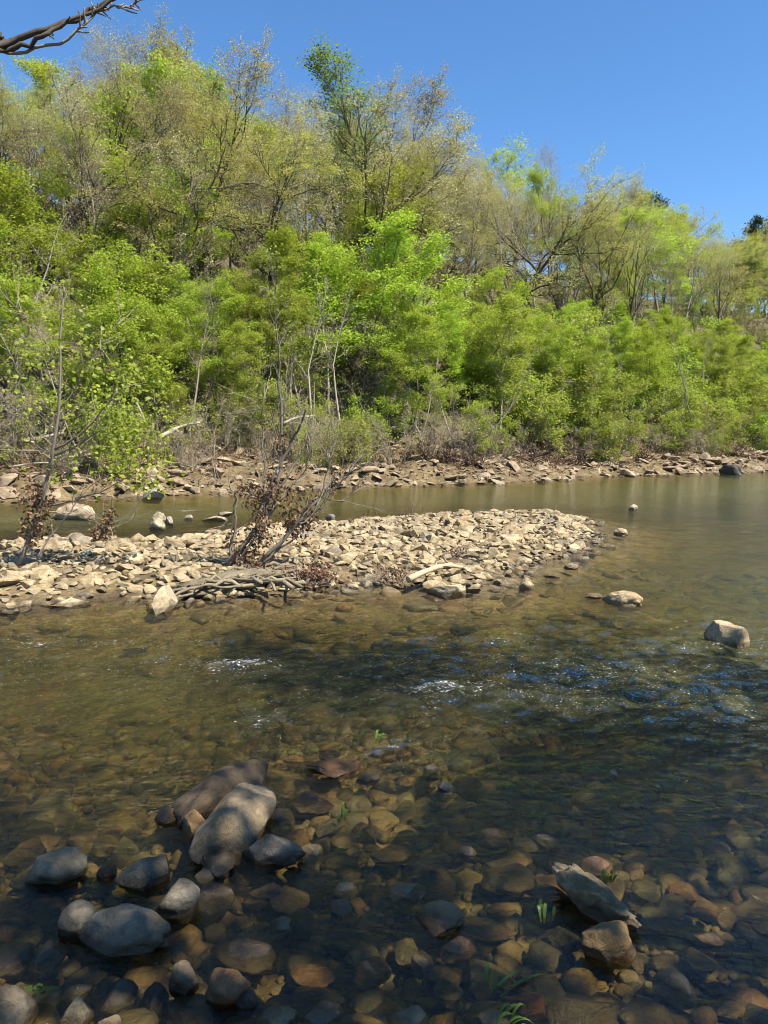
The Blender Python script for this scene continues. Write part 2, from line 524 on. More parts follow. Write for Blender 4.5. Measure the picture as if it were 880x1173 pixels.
def stone_shape(rng, sub=3, cuts=6, amp=.16, rough=.02, cmin=.55, cmax=.9, soft=.35):
    V, F = ICO[sub]
    o = rng.uniform(-50, 50, 3)
    r = 1 + amp * fbm(V[:, 0] * 1.1 + o[0], V[:, 1] * 1.1 + o[1], V[:, 2] * 1.1 + o[2], 3, 2)
    P = V * r[:, None]
    for _ in range(cuts):
        n = unit(rng.normal(size=3)); c = rng.uniform(cmin, cmax)
        e = P @ n - c
        P = P - np.maximum(e, 0)[:, None] * n * (1 - soft * .3)
    if rough:
        k = fbm(V[:, 0] * 3.2 + o[1], V[:, 1] * 3.2 + o[2], V[:, 2] * 3.2 + o[0], 9, 2 + (sub > 3) * 3)
        P = P * (1 + rough * k)[:, None]
    return P / np.abs(P).max(0), F


def stone_mesh(name, m, rng, smooth=True, **kw):
    P, F = stone_shape(rng, **kw)
    mb = MB(); mb.add(P, None, F)
    return mb.mesh(name, m, smooth)


r_st = np.random.RandomState(21)
ROUND = [stone_mesh('rounded_stone', M_STONE, r_st, sub=5, cuts=4, amp=.26, rough=.035, cmin=.6, cmax=.9) for _ in range(8)]
ANG = [stone_mesh('angular_stone', M_STONE, r_st, sub=5, cuts=9, amp=.24, rough=.045, cmin=.5, cmax=.8, soft=.1) for _ in range(8)]
SLAB = [stone_mesh('slab_stone', M_STONE, r_st, False, sub=4, cuts=14, amp=.3, rough=.03, cmin=.35, cmax=.7, soft=.05) for _ in range(14)]
CRAG = [stone_mesh('craggy_stone', M_STONE, r_st, sub=5, cuts=5, amp=.3, rough=.2, cmin=.6, cmax=.85) for _ in range(2)]


def place_stone(me, c, L, Wd, Hh, yaw, col, tilt=0.0, roll=0.0, name='stone'):
    o = put(name, me, None, c, (roll, tilt, yaw), (L / 2, Wd / 2, Hh / 2))
    o.color = (*col, 1)
    return o


def fg(x1, y1, x2, y2, wpx, shape, col, top, label, hf=.6, tilt=0.0, idx=0, cat='stone', group='stones in the shallow water at the foreground', name='stone'):
    """stone whose long axis runs between two picture points of the river surface; top = height of its top above the water"""
    zt = top * .5
    a, b = at(x1, y1, zt), at(x2, y2, zt)
    L = np.hypot(*(b - a)[:2]); yaw = math.atan2(b[1] - a[1], b[0] - a[0])
    mid = (a + b) / 2
    dist = np.linalg.norm(mid - np.array([0, 0, CAM_Z]))
    el = math.asin((CAM_Z - mid[2]) / dist)
    wm = wpx / FPX * dist * math.cos(math.atan(((y1 + y2) / 2 - H0 / 2) / FPX)) ** -0 
    # the image thickness mixes depth on the ground and height
    hor = abs(math.cos(yaw))
    if top > .035:
        wd = (wm - hor * top * math.cos(el)) / (hor * math.sin(el) + 1 - hor)
        wd = min(max(wd, .42 * L), 1.05 * L); hh = top / .62
    else:
        wd = wm / (hor * (math.sin(el) + hf * .4 * math.cos(el)) + (1 - hor)); hh = wd * hf
    c = (mid[0], mid[1], top - hh / 2)
    me = shape[idx % len(shape)]
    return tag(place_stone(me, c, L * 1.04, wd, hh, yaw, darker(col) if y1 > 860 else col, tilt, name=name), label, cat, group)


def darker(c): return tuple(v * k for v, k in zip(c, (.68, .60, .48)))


GR, LG, TN, BR, RD, OL, DK = (.24, .225, .19), (.34, .32, .28), (.42, .31, .19), (.27, .185, .11), (.27, .13, .075), (.17, .16, .09), (.10, .088, .07)
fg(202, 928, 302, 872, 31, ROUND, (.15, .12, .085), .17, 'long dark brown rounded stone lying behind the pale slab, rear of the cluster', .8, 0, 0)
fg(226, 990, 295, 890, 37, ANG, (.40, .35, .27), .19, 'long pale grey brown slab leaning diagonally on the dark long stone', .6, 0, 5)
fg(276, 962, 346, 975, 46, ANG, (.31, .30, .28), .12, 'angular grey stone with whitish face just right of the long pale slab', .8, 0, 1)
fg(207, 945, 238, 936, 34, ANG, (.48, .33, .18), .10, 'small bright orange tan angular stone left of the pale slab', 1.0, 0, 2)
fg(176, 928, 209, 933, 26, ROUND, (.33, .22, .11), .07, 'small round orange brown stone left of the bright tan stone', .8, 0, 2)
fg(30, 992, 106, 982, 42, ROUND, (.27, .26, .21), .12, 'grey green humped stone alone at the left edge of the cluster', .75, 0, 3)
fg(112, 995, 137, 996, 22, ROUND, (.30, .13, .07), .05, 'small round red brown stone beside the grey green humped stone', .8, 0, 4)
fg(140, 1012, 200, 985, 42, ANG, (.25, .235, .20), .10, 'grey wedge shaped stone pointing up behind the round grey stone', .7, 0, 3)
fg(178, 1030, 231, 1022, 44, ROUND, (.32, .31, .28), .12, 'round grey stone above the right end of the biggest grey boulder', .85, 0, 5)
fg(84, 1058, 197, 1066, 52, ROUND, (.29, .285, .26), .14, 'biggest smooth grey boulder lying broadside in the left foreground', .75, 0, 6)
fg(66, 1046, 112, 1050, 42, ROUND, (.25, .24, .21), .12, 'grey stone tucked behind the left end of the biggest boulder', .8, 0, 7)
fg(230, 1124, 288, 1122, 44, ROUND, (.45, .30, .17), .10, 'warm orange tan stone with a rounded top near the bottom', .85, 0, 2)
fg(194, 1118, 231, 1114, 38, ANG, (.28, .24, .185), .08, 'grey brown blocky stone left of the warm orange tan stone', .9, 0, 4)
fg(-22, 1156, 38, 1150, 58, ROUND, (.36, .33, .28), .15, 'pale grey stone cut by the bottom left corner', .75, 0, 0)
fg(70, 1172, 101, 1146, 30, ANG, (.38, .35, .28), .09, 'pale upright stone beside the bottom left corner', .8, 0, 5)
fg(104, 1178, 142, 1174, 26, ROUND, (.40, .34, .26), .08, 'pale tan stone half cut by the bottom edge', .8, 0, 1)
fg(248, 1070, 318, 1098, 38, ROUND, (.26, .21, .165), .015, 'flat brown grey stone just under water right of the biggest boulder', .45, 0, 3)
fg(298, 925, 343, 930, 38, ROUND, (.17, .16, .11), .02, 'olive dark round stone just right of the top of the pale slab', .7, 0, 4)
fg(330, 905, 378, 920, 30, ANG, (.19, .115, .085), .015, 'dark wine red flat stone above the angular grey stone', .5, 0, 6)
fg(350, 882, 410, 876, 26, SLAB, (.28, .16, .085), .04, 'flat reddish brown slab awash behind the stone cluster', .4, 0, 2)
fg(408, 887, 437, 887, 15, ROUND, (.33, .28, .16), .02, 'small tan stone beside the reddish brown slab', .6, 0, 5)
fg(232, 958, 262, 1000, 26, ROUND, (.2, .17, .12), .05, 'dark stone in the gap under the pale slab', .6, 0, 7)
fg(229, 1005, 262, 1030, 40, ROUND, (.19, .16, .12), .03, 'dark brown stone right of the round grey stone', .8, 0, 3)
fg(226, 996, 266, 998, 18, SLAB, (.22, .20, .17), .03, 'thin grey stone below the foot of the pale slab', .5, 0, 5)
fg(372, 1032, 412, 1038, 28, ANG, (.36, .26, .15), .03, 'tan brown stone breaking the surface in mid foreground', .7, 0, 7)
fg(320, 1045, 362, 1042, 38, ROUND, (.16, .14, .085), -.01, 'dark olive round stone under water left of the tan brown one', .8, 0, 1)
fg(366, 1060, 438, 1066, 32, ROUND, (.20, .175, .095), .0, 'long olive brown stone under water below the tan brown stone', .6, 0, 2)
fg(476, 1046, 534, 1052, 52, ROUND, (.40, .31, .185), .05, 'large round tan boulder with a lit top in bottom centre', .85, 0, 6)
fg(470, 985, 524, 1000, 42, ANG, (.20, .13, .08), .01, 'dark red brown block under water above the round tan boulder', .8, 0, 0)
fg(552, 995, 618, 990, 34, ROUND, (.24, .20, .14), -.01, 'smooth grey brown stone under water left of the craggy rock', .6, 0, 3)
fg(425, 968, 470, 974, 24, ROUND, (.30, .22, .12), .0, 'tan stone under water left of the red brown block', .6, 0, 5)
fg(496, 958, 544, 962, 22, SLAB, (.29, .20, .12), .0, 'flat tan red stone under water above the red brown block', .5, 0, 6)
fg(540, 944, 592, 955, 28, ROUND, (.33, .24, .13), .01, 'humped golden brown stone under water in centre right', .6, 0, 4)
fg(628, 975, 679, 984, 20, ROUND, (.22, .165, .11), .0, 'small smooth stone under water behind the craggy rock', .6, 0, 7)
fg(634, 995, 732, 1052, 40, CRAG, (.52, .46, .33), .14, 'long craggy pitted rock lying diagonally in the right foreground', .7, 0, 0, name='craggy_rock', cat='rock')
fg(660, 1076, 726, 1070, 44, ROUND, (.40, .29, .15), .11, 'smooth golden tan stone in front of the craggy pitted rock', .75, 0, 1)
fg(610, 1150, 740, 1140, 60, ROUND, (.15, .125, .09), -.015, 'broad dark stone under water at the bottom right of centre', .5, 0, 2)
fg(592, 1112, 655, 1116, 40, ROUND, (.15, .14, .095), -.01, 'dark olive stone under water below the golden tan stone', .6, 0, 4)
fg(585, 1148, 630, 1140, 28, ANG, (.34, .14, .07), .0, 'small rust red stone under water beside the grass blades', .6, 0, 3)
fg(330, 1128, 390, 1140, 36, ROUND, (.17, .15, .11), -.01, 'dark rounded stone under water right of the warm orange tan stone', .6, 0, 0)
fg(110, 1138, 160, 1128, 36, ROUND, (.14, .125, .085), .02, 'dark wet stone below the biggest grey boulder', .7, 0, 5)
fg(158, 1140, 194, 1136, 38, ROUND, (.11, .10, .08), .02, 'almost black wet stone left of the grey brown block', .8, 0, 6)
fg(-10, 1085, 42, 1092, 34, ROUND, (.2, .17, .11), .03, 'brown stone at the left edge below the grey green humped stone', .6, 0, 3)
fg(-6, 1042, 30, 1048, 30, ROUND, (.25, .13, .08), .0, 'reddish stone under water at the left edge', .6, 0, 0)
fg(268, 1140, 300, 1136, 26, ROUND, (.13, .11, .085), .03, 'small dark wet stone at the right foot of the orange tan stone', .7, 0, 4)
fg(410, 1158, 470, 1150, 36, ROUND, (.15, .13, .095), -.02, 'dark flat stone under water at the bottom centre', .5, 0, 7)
# rocks farther out
fg(804, 722, 858, 728, 30, ANG, (.42, .32, .20), .25, 'square tan boulder standing out of the rapids at the right edge', .85, 0, 3, name='boulder', cat='boulder', group='rocks standing out of the river')
fg(690, 682, 738, 687, 18, ROUND, (.44, .33, .20), .16, 'low pale tan rock in midstream left of the square boulder', .7, 0, 6, cat='rock', group='rocks standing out of the river')
fg(670, 681, 692, 682, 8, ROUND, (.30, .21, .12), .05, 'small brown stone touching the left of the low midstream rock', .7, 0, 3, group='rocks standing out of the river')
fg(593, 667, 612, 668, 13, ROUND, (.44, .35, .21), .14, 'round tan stone in the water off the front of the gravel bar', .8, 0, 2, group='rocks standing out of the river')
fg(703, 608, 722, 609, 9, ROUND, (.48, .39, .25), .14, 'pale round stone in the water off the right tip of the bar', .7, 0, 4, group='rocks standing out of the river')
fg(720, 581, 731, 581, 7, ROUND, (.40, .32, .22), .16, 'small lone stone out in the green pool beyond the bar', .9, 0, 5, group='rocks standing out of the river')
fg(646, 647, 662, 649, 9, ANG, (.36, .28, .18), .08, 'small brown stone in the shallows beside the right of the bar', .7, 0, 6, group='rocks standing out of the river')
fg(620, 657, 640, 660, 8, SLAB, (.33, .26, .16), .05, 'flat brown stone in the shallows right of the round tan stone', .5, 0, 6, group='rocks standing out of the river')
fg(60, 585, 112, 586, 13, ROUND, (.42, .33, .22), .42, 'big tan boulder in the far channel behind the young sycamore', .8, 0, 7, name='boulder', cat='boulder', group='rocks in the far channel')
fg(158, 563, 184, 565, 10, SLAB, (.38, .35, .29), .40, 'pale grey slab at the far waterline above the white ripples', .6, 0, 3, name='boulder', cat='boulder', group='rocks in the far channel')
fg(116, 558, 134, 560, 12, ANG, (.37, .31, .23), .45, 'grey block on the far bank left of the pale slab', .8, 0, 2, group='rocks in the far channel')
fg(168, 598, 190, 600, 12, ANG, (.42, .37, .24), .25, 'pale yellowish rock in the far channel, larger of a touching pair', .9, 0, 5, group='rocks in the far channel')
fg(174, 592, 190, 592, 8, ROUND, (.40, .35, .23), .26, 'pale rock in the far channel just behind the yellowish rock', .8, 0, 0, group='rocks in the far channel')
fg(190, 596, 200, 597, 8, ANG, (.36, .31, .24), .2, 'small grey rock right of the yellowish rock in the far channel', .9, 0, 4, group='rocks in the far channel')
fg(230, 593, 262, 594, 5, SLAB, (.46, .38, .26), .12, 'flat pale stone in the far channel just behind the bar', .5, 0, 8, group='rocks in the far channel')
fg(247, 588, 268, 589, 4, SLAB, (.47, .40, .28), .12, 'thin pale stone behind the flat one in the far channel', .5, 0, 9, group='rocks in the far channel')
fg(211, 592, 222, 592, 6, ROUND, (.37, .32, .24), .14, 'small round stone left of the flat pale stone in the channel', .7, 0, 3, group='rocks in the far channel')
fg(372, 591, 384, 592, 5, ROUND, (.24, .24, .23), .12, 'blue grey stone behind the debris laden shrub', .6, 0, 1, group='rocks in the far channel')
fg(822, 537, 850, 538, 10, ROUND, (.07, .06, .05), .55, 'dark humped boulder at the far waterline on the right', .8, 0, 1, name='boulder', cat='boulder', group='rocks in the far channel')
fg(182, 690, 200, 676, 18, ANG, (.42, .34, .22), .26, 'upright tan slab at the left end of the driftwood root', .5, 0, 6, group='stones at the front edge of the bar')
fg(488, 672, 548, 676, 11, SLAB, (.47, .39, .25), .15, 'long pale wedge slab at the front waterline of the bar', .5, 0, 10, group='stones at the front edge of the bar')
fg(398, 672, 412, 673, 6, ROUND, (.50, .42, .29), .08, 'small white stone in the shallows at the bar front', .7, 0, 5, group='stones at the front edge of the bar')
fg(52, 692, 104, 686, 9, SLAB, (.45, .37, .24), .10, 'long pale slab awash off the left front of the bar', .4, 0, 11, group='stones at the front edge of the bar')
fg(-4, 699, 24, 698, 7, SLAB, (.47, .39, .26), .10, 'pale slab awash at the left picture edge before the bar', .4, 0, 12, group='stones at the front edge of the bar')


# filler stones of the near bed: individuals nearest the camera, the rest as one mass
def scatter(rng, n, gen, minr):
    pts = []
    cell = {}
    for _ in range(n * 12):
        p = gen(rng)
        if p is None: continue
        x, y, r = p
        k = (int(x / minr), int(y / minr)); ok = True
        for i in range(-2, 3):
            for j in range(-2, 3):
                for (a, b, c) in cell.get((k[0] + i, k[1] + j), ()):
                    if (a - x) ** 2 + (b - y) ** 2 < (.62 * (r + c)) ** 2: ok = False; break
                if not ok: break
            if not ok: break
        if ok:
            cell.setdefault(k, []).append((x, y, r)); pts.append((x, y, r))
            if len(pts) >= n: break
    return pts


BEDCOL = [(.30, .24, .15), (.36, .27, .16), (.24, .20, .14), (.33, .22, .12), (.28, .26, .19), (.40, .22, .12), (.22, .19, .12), (.44, .34, .20), (.33, .30, .24)]
rb = np.random.RandomState(5)


def gen_near(r):
    px, py = r.uniform(-20, 900), r.uniform(860, 1190)
    if r.uniform() < sm(420, 900, px) * .55: return None
    if py < 960 and px < 200: return None
    p = at(px, py, -.05)
    return p[0], p[1], r.choice([.055, .065, .075, .09, .11])


FG_OBJS = [o for o in COL.objects if o.name.split('.')[0] in ('stone', 'craggy_rock', 'boulder')]
near_pts = scatter(rb, 150, gen_near, .13)
for (x, y, r) in near_pts:
    skip = False
    for o in FG_OBJS:
        if (o.location.x - x) ** 2 + (o.location.y - y) ** 2 < (.5 * (max(o.scale.x, o.scale.y) + r)) ** 2: skip = True
    if skip: continue
    me = (ROUND + ANG)[rb.randint(len(ROUND) + 4)]
    top = rb.uniform(-.055, .022)
    hh = r * rb.uniform(.8, 1.3)
    cl = BEDCOL[rb.randint(len(BEDCOL))]
    o = place_stone(me, (x, y, top - hh / 2), 2 * r * rb.uniform(.9, 1.35), 2 * r * rb.uniform(.7, 1), hh, rb.uniform(0, 6.28), cl)
    px, py, _ = proj((x, y, top))
    tag(o, ('brown' if cl[0] > cl[2] * 1.65 else 'grey') + ' cobble under shallow water among many others ' +
        ('at the right of the foreground' if px > 560 else 'at the left of the foreground' if px < 300 else 'in the middle of the foreground'), 'stone', 'cobbles under the foreground water')


def mass(name, pts, m, rng, sub, flat, zfun, tilt=.2, shape_kw={}, nproto=20, smooth=True):
    pro = [stone_shape(rng, sub=sub, **shape_kw) for _ in range(nproto)]
    mb = MB()
    for (x, y, r), z in zip(pts, zfun(np.array([p[0] for p in pts]), np.array([p[1] for p in pts]))):
        P, F = pro[rng.randint(nproto)]
        f = rng.uniform(*flat)
        P = P * np.array([r * rng.uniform(.9, 1.4), r * rng.uniform(.7, 1.0), r * f])
        Mx = np.array(Matrix.Rotation(rng.uniform(0, 6.28), 3, 'Z') @ Matrix.Rotation(rng.normal() * tilt, 3, 'X') @ Matrix.Rotation(rng.normal() * tilt, 3, 'Y'))
        mb.add(P @ Mx.T + np.array([x, y, z + r * f * .35]), None, F, rng.uniform(0, 1))
    return put(name, mb.mesh(name, m, smooth))


def gen_bed_small(r):
    px, py = r.uniform(-40, 920), r.uniform(800, 1200)
    p = at(px, py, -.12)
    return p[0], p[1], .018 + .085 * r.uniform() ** 1.8


def gen_bed_mid(r):
    x, y = r.uniform(-7, 9), r.uniform(4, 13)
    u, v = uv_of(x, y)
    if v < 1 or abs(x) > y * .56 + .6 or poly_sd(np.array([x]), np.array([y]), BAR)[0] > -.15: return None
    return x, y, .05 + .2 * r.uniform() ** 2


tag(mass('riverbed_cobbles', scatter(rb, 2300, gen_bed_small, .06), M_BEDM, rb, 2, (.5, .9), ground, .3, dict(cuts=4, amp=.2, rough=.03)),
    'small brown cobbles and pebbles covering the bed under the near water', 'cobbles', kind='stuff')
tag(mass('midstream_cobbles', scatter(rb, 1000, gen_bed_mid, .25), M_BEDM, rb, 2, (.25, .5), lambda x, y: ground(x, y) - .03, .2, dict(cuts=9, amp=.34, rough=.05, cmin=.4, cmax=.8)),
    'drowned brown stones on the bed of the channel before the bar', 'cobbles', kind='stuff')


# the gravel bar
def gen_bar(rlo, rhi, inner=0.0):
    lo, hi = BAR.min(0) - .4, BAR.max(0) + .4

    def g(r):
        x, y = r.uniform(lo[0], hi[0]), r.uniform(lo[1], hi[1])
        if poly_sd(np.array([x]), np.array([y]), BAR)[0] + .45 * vnoise(np.array([x * 1.4]), np.array([y * 1.4]), None, 91)[0] < inner: return None
        if abs(x) > y * .53 + .4: return None
        return x, y, r.uniform(rlo, rhi)
    return g


rbar = np.random.RandomState(77)
big_pts = scatter(rbar, 135, gen_bar(.13, .22, -.02), .22)
BARCOL = [(.41, .32, .19), (.37, .29, .18), (.45, .36, .22), (.31, .245, .155), (.42, .33, .20), (.25, .215, .16), (.38, .285, .165)]
bar_objs = []
for (x, y, r) in big_pts:
    me = (SLAB + SLAB + ANG)[rbar.randint(2 * len(SLAB) + 6)]
    f = rbar.uniform(.3, .58)
    z = g1(x, y)
    o = place_stone(me, (x, y, z + r * f * .45), 2 * r * rbar.uniform(.95, 1.4), 2 * r * rbar.uniform(.7, 1), 2 * r * f, rbar.uniform(0, 6.28), BARCOL[rbar.randint(len(BARCOL))],
                    rbar.normal() * .17, rbar.normal() * .17)
    bar_objs.append(o)
# names by what each lies next to, the others share one label
LAND = [('the debris laden shrub', at(280, 640, .2)), ('the young sycamore', at(28, 640, .2)), ('the driftwood root', at(265, 668, .2)), ('the pale forked driftwood', at(500, 652, .2)),
        ('the right tip of the bar', at(680, 612, .1)), ('the small debris sapling', at(120, 618, .2))]
used = set()
for nm, p in LAND:
    for rel, dx, dy in (('left of', -1, 0), ('right of', 1, 0), ('behind', 0, 1), ('in front of', 0, -1)):
        best, bd = None, 9
        for o in bar_objs:
            if o.name in used: continue
            d = np.array([o.location.x - p[0], o.location.y - p[1]])
            L = np.linalg.norm(d)
            if (d[0] * dx + d[1] * dy) > .75 * L and .2 < L < bd: best, bd = o, L
        if best is not None and bd < 1.8:
            used.add(best.name); tag(best, 'pale tan bar stone lying nearest %s %s' % (rel, nm), 'stone', 'large stones on the gravel bar')
for o in bar_objs:
    if o.name in used: continue
    px, py, _ = proj(o.location)
    c = o.color
    tone = 'pale' if c[0] > .405 else 'darker' if c[0] < .33 else 'tan'
    zone = 'left end' if px < 230 else 'middle' if px < 440 else 'right part'
    dep = 'rear side' if py < 615 + max(0, 350 - px) * .06 else 'front side' if py > 645 + max(0, 350 - px) * .05 else 'crest'
    tag(o, '%s flat stone heaped on the %s of the gravel bar, %s' % (tone, zone, dep), 'stone', 'large stones on the gravel bar')
tag(mass('gravel_bar_stones', scatter(rbar, 3000, gen_bar(.045, .12, -.15), .12), M_BARM, rbar, 2, (.35, .75), ground, .22, dict(cuts=11, amp=.3, rough=.03, cmin=.35, cmax=.72, soft=.05), 20, False),
    'smaller pale tan stones heaped all over the sunlit gravel bar', 'stones', kind='stuff')


def gen_far(r):
    u = r.uniform(-6, 75); t = r.uniform(-.8, 5.2) if r.uniform() < .8 else r.uniform(-.3, 1.5)
    v = bank_v0(np.array([u]))[0] + t
    x, y = xy_of(u, v)
    if abs(x) > y * .55 + 1: return None
    return x, y, .06 + .42 * r.uniform() ** 3


tag(mass('far_bank_stones', scatter(rbar, 2100, gen_far, .5), M_BANKM, rbar, 2, (.22, .6), ground, .3, dict(cuts=11, amp=.34, rough=.03, cmin=.3, cmax=.72, soft=.05), 20, False),
    'flat tan and brown stones strewn along the far river bank', 'stones', kind='stuff')


# ------------------------------------------------------------------ trees
def bez(p0, d, L, n, rng, wob, up):
    pts = [np.array(p0, float)]; d = unit(np.array(d, float)); st = L / n
    for _ in range(n):
        d = unit(d + rng.normal(size=3) * wob + np.array([0, 0, up]))
        pts.append(pts[-1] + d * st)
    return np.array(pts)


def along(P, t):
    f = t * (len(P) - 1); i = min(int(f), len(P) - 2); k = f - i
    return P[i] * (1 - k) + P[i + 1] * k, unit(P[i + 1] - P[i])


def side_dir(T, az, ang):
    ref = np.array([0, 0, 1.0]) if abs(T[2]) < .9 else np.array([1.0, 0, 0])
    a = unit(np.cross(T, ref)); b = np.cross(T, a)
    return unit(T * math.cos(ang) + (a * math.cos(az) + b * math.sin(az)) * math.sin(ang))


def grow(seed, H=10, stems=1, lean=.05, clear=.2, n1=14, n2=7, n3=5, l1=.34, ang=(70, 30), up=.05, nl=14, ls=.14, lspread=.16, shape='round', r0=.013, flat=.5, wob=.1,
         leaf=M_LEAF, bark=M_BARK, limb=.55, twig=True, lup=.6):
    rng = np.random.RandomState(seed)
    wood, cr = MB(), MB()
    cents = []
    for sidx in range(stems):
        az0 = rng.uniform(0, 6.28)
        tilt = lean * (1 if stems == 1 else 2.2) * rng.uniform(.6, 1.3)
        d = np.array([math.cos(az0) * tilt, math.sin(az0) * tilt, 1])
        Hs = H * (1 if sidx == 0 else rng.uniform(.7, .95))
        T = bez((rng.normal() * .12 * (stems > 1), rng.normal() * .12 * (stems > 1), -.3), d, Hs * .97, 10, rng, .05 + wob * .35, .05)
        rr = H * r0 * (1 if stems == 1 else .75)
        tt = np.linspace(0, 1, len(T))
        tube(wood, T, rr * (1 - .93 * tt) + rr * .35 * np.exp(-tt * 25), 7)
        k1 = max(3, int(n1 / (stems ** .6)))
        for i in range(k1):
            t = clear + (1 - clear) * ((i + rng.uniform(0, .8)) / k1) ** .85
            t = min(t, .985)
            q = (t - clear) / (1 - clear)
            if shape == 'round': sh = math.sin(math.pi * min(.97, .22 + .74 * q)) ** .7
            elif shape == 'cone': sh = 1.02 - q * .9
            elif shape == 'vase': sh = .45 + .75 * math.sin(math.pi * min(.95, .15 + .6 * q))
            else: sh = .7 * math.sin(math.pi * min(.97, .2 + .7 * q)) + .2
            p, tg = along(T, t)
            A = R(ang[0] + (ang[1] - ang[0]) * q) * rng.uniform(.8, 1.2)
            L1 = l1 * H * sh * rng.uniform(.7, 1.2)
            B1 = bez(p, side_dir(tg, i * 2.4 + rng.uniform(-.4, .4), A), L1, 6, rng, wob, up)
            rb1 = max(.012, rr * (1 - .93 * t) * limb)
            tube(wood, B1, rb1 * np.linspace(1, .3, 7), 5)
            for j in range(n2):
                t2 = .25 + .75 * (j + rng.uniform(0, .9)) / n2
                p2, tg2 = along(B1, min(t2, .99))
                d2 = side_dir(tg2, rng.uniform(0, 6.28), R(rng.uniform(25, 62)))
                d2[2] *= flat; d2[2] += up
                L2 = L1 * .5 * (1.15 - .6 * t2) * rng.uniform(.7, 1.3)
                B2 = bez(p2, d2, L2, 4, rng, wob * 1.3, up * .6)
                tube(wood, B2, rb1 * .42 * np.linspace(1, .3, 5), 4, cap=False)
                for k in range(n3):
                    t3 = .2 + .8 * (k + rng.uniform(0, .9)) / n3
                    p3, tg3 = along(B2, min(t3, .99))
                    d3 = side_dir(tg3, rng.uniform(0, 6.28), R(rng.uniform(25, 65))); d3[2] *= flat
                    L3 = max(.2, L2 * .5 * rng.uniform(.6, 1.3))
                    B3 = bez(p3, d3, L3, 2, rng, wob * 1.3, up * .4)
                    if twig: tube(wood, B3, max(.006, rb1 * .16) * np.array([1, .8, .5]), 3, cap=False)
                    m_ = rng.poisson(nl * min(1.3, L3 / (.042 * H)))
                    if m_ > 0:
                        tq = rng.uniform(.2, 1.1, m_)[:, None]
                        cents.append(B3[0] + (B3[2] - B3[0]) * tq + rng.normal(size=(m_, 3)) * lspread * np.array([1, 1, .6]))
    if cents:
        leaves(cr, np.concatenate(cents), ls, rng, lup)
    top = np.percentile(np.concatenate(cr.v + wood.v)[:, 2], 99.7)
    return wood.mesh('trunk', bark), cr.mesh('crown', leaf, smooth=False), top


PROTO = {}
PROTO['bright'] = [grow(100 + i, H=11, stems=st, lean=.1, clear=.16, n1=20, n2=7, n3=5, l1=.29, ang=(78, 30), up=.05, nl=nl * 1.3, ls=.155, lspread=.21, flat=.32, leaf=lf, r0=.010, bark=bk)
                   for i, (st, nl, lf, bk) in enumerate([(1, 17, M_LEAF, M_TWIG), (2, 16, M_LEAF, M_TWIG), (3, 15, M_LEAF, M_BARK), (1, 15, M_LEAF2, M_BARKP), (2, 17, M_LEAF, M_BARKP), (1, 13, M_LEAF, M_BARKP)])]
PROTO['spring'] = [grow(200 + i, H=14, clear=.3, n1=13, n2=7, n3=5, l1=.34, ang=(65, 25), up=.06, nl=nl * 2.8, ls=.18, lspread=.26, flat=.7, leaf=M_LEAF2, r0=.012, wob=.16)
                   for i, nl in enumerate((7, 9, 6))]
PROTO['bud'] = [grow(300 + i, H=16, clear=.24, n1=13, n2=7, n3=6, l1=.34, ang=(62, 22), up=.07, nl=nl * 2.6, ls=.15, lspread=.2, flat=.85, leaf=lf, r0=.018, limb=.75, wob=.24, shape='vase')
                for i, (nl, lf) in enumerate([(7, M_BUD), (5, M_BUD), (6, M_BUDTAN), (8, M_BUD)])]
PROTO['bare'] = [grow(400 + i, H=16, clear=.35, n1=12, n2=8, n3=7, l1=.30, ang=(50, 18), up=.09, nl=5.0, ls=.14, lspread=.22, flat=1.0, leaf=M_BUDTAN, r0=.016, wob=.16, shape='vase', bark=bk)
                 for i, bk in enumerate((M_TWIG, M_TWIG, M_BARK))]
PROTO['slender'] = [grow(500, H=20, stems=1, lean=.01, clear=.3, n1=34, n2=7, n3=5, l1=.19, ang=(50, 18), up=.13, nl=8, ls=.17, lspread=.26, flat=1.0, leaf=M_COOL, r0=.011, wob=.07, shape='col')]
PROTO['cool'] = [grow(510, H=14, clear=.25, n1=14, n2=6, n3=5, l1=.26, ang=(55, 25), up=.1, nl=15, ls=.25, lspread=.3, flat=.9, leaf=M_COOL, r0=.011, wob=.14)]
PROTO['pine'] = [grow(600 + i, H=16, clear=.3, n1=26, n2=6, n3=5, l1=.2, ang=(85, 40), up=.05, nl=12, ls=.3, lspread=.3, flat=.6, leaf=M_PINE, r0=.012, shape='round', wob=.1) for i in range(2)]
PROTO['twigshrub'] = [grow(700 + i, H=2.6, stems=6, lean=.28, clear=.15, n1=14, n2=5, n3=3, l1=.28, ang=(45, 25), up=.06, nl=nl, ls=.06, lspread=.08, flat=1, leaf=lf, bark=M_TWIG, r0=.009, wob=.2)
                      for i, (nl, lf) in enumerate([(.5, M_BUDTAN), (1.0, M_LEAF2), (.3, M_DEAD)])]
PROTO['greenshrub'] = [grow(720 + i, H=3.2, stems=4, lean=.25, clear=.1, n1=16, n2=5, n3=4, l1=.32, ang=(65, 30), up=.05, nl=nl, ls=.1, lspread=.12, flat=.6, leaf=lf, bark=M_TWIG, r0=.009, wob=.18)
                       for i, (nl, lf) in enumerate([(6, M_LEAF), (4, M_LEAF2), (3, M_LEAF2)])]
PROTO['poles'] = [grow(740 + i, H=9, stems=1, lean=.12, clear=.4, n1=9, n2=4, n3=3, l1=.16, ang=(50, 25), up=.1, nl=nl, ls=.12, lspread=.15, flat=1, leaf=M_LEAF2, bark=bk, r0=.008, wob=.15)
                  for i, (nl, bk) in enumerate([(2, M_BARKP), (3, M_TWIG), (1, M_BARKP)])]

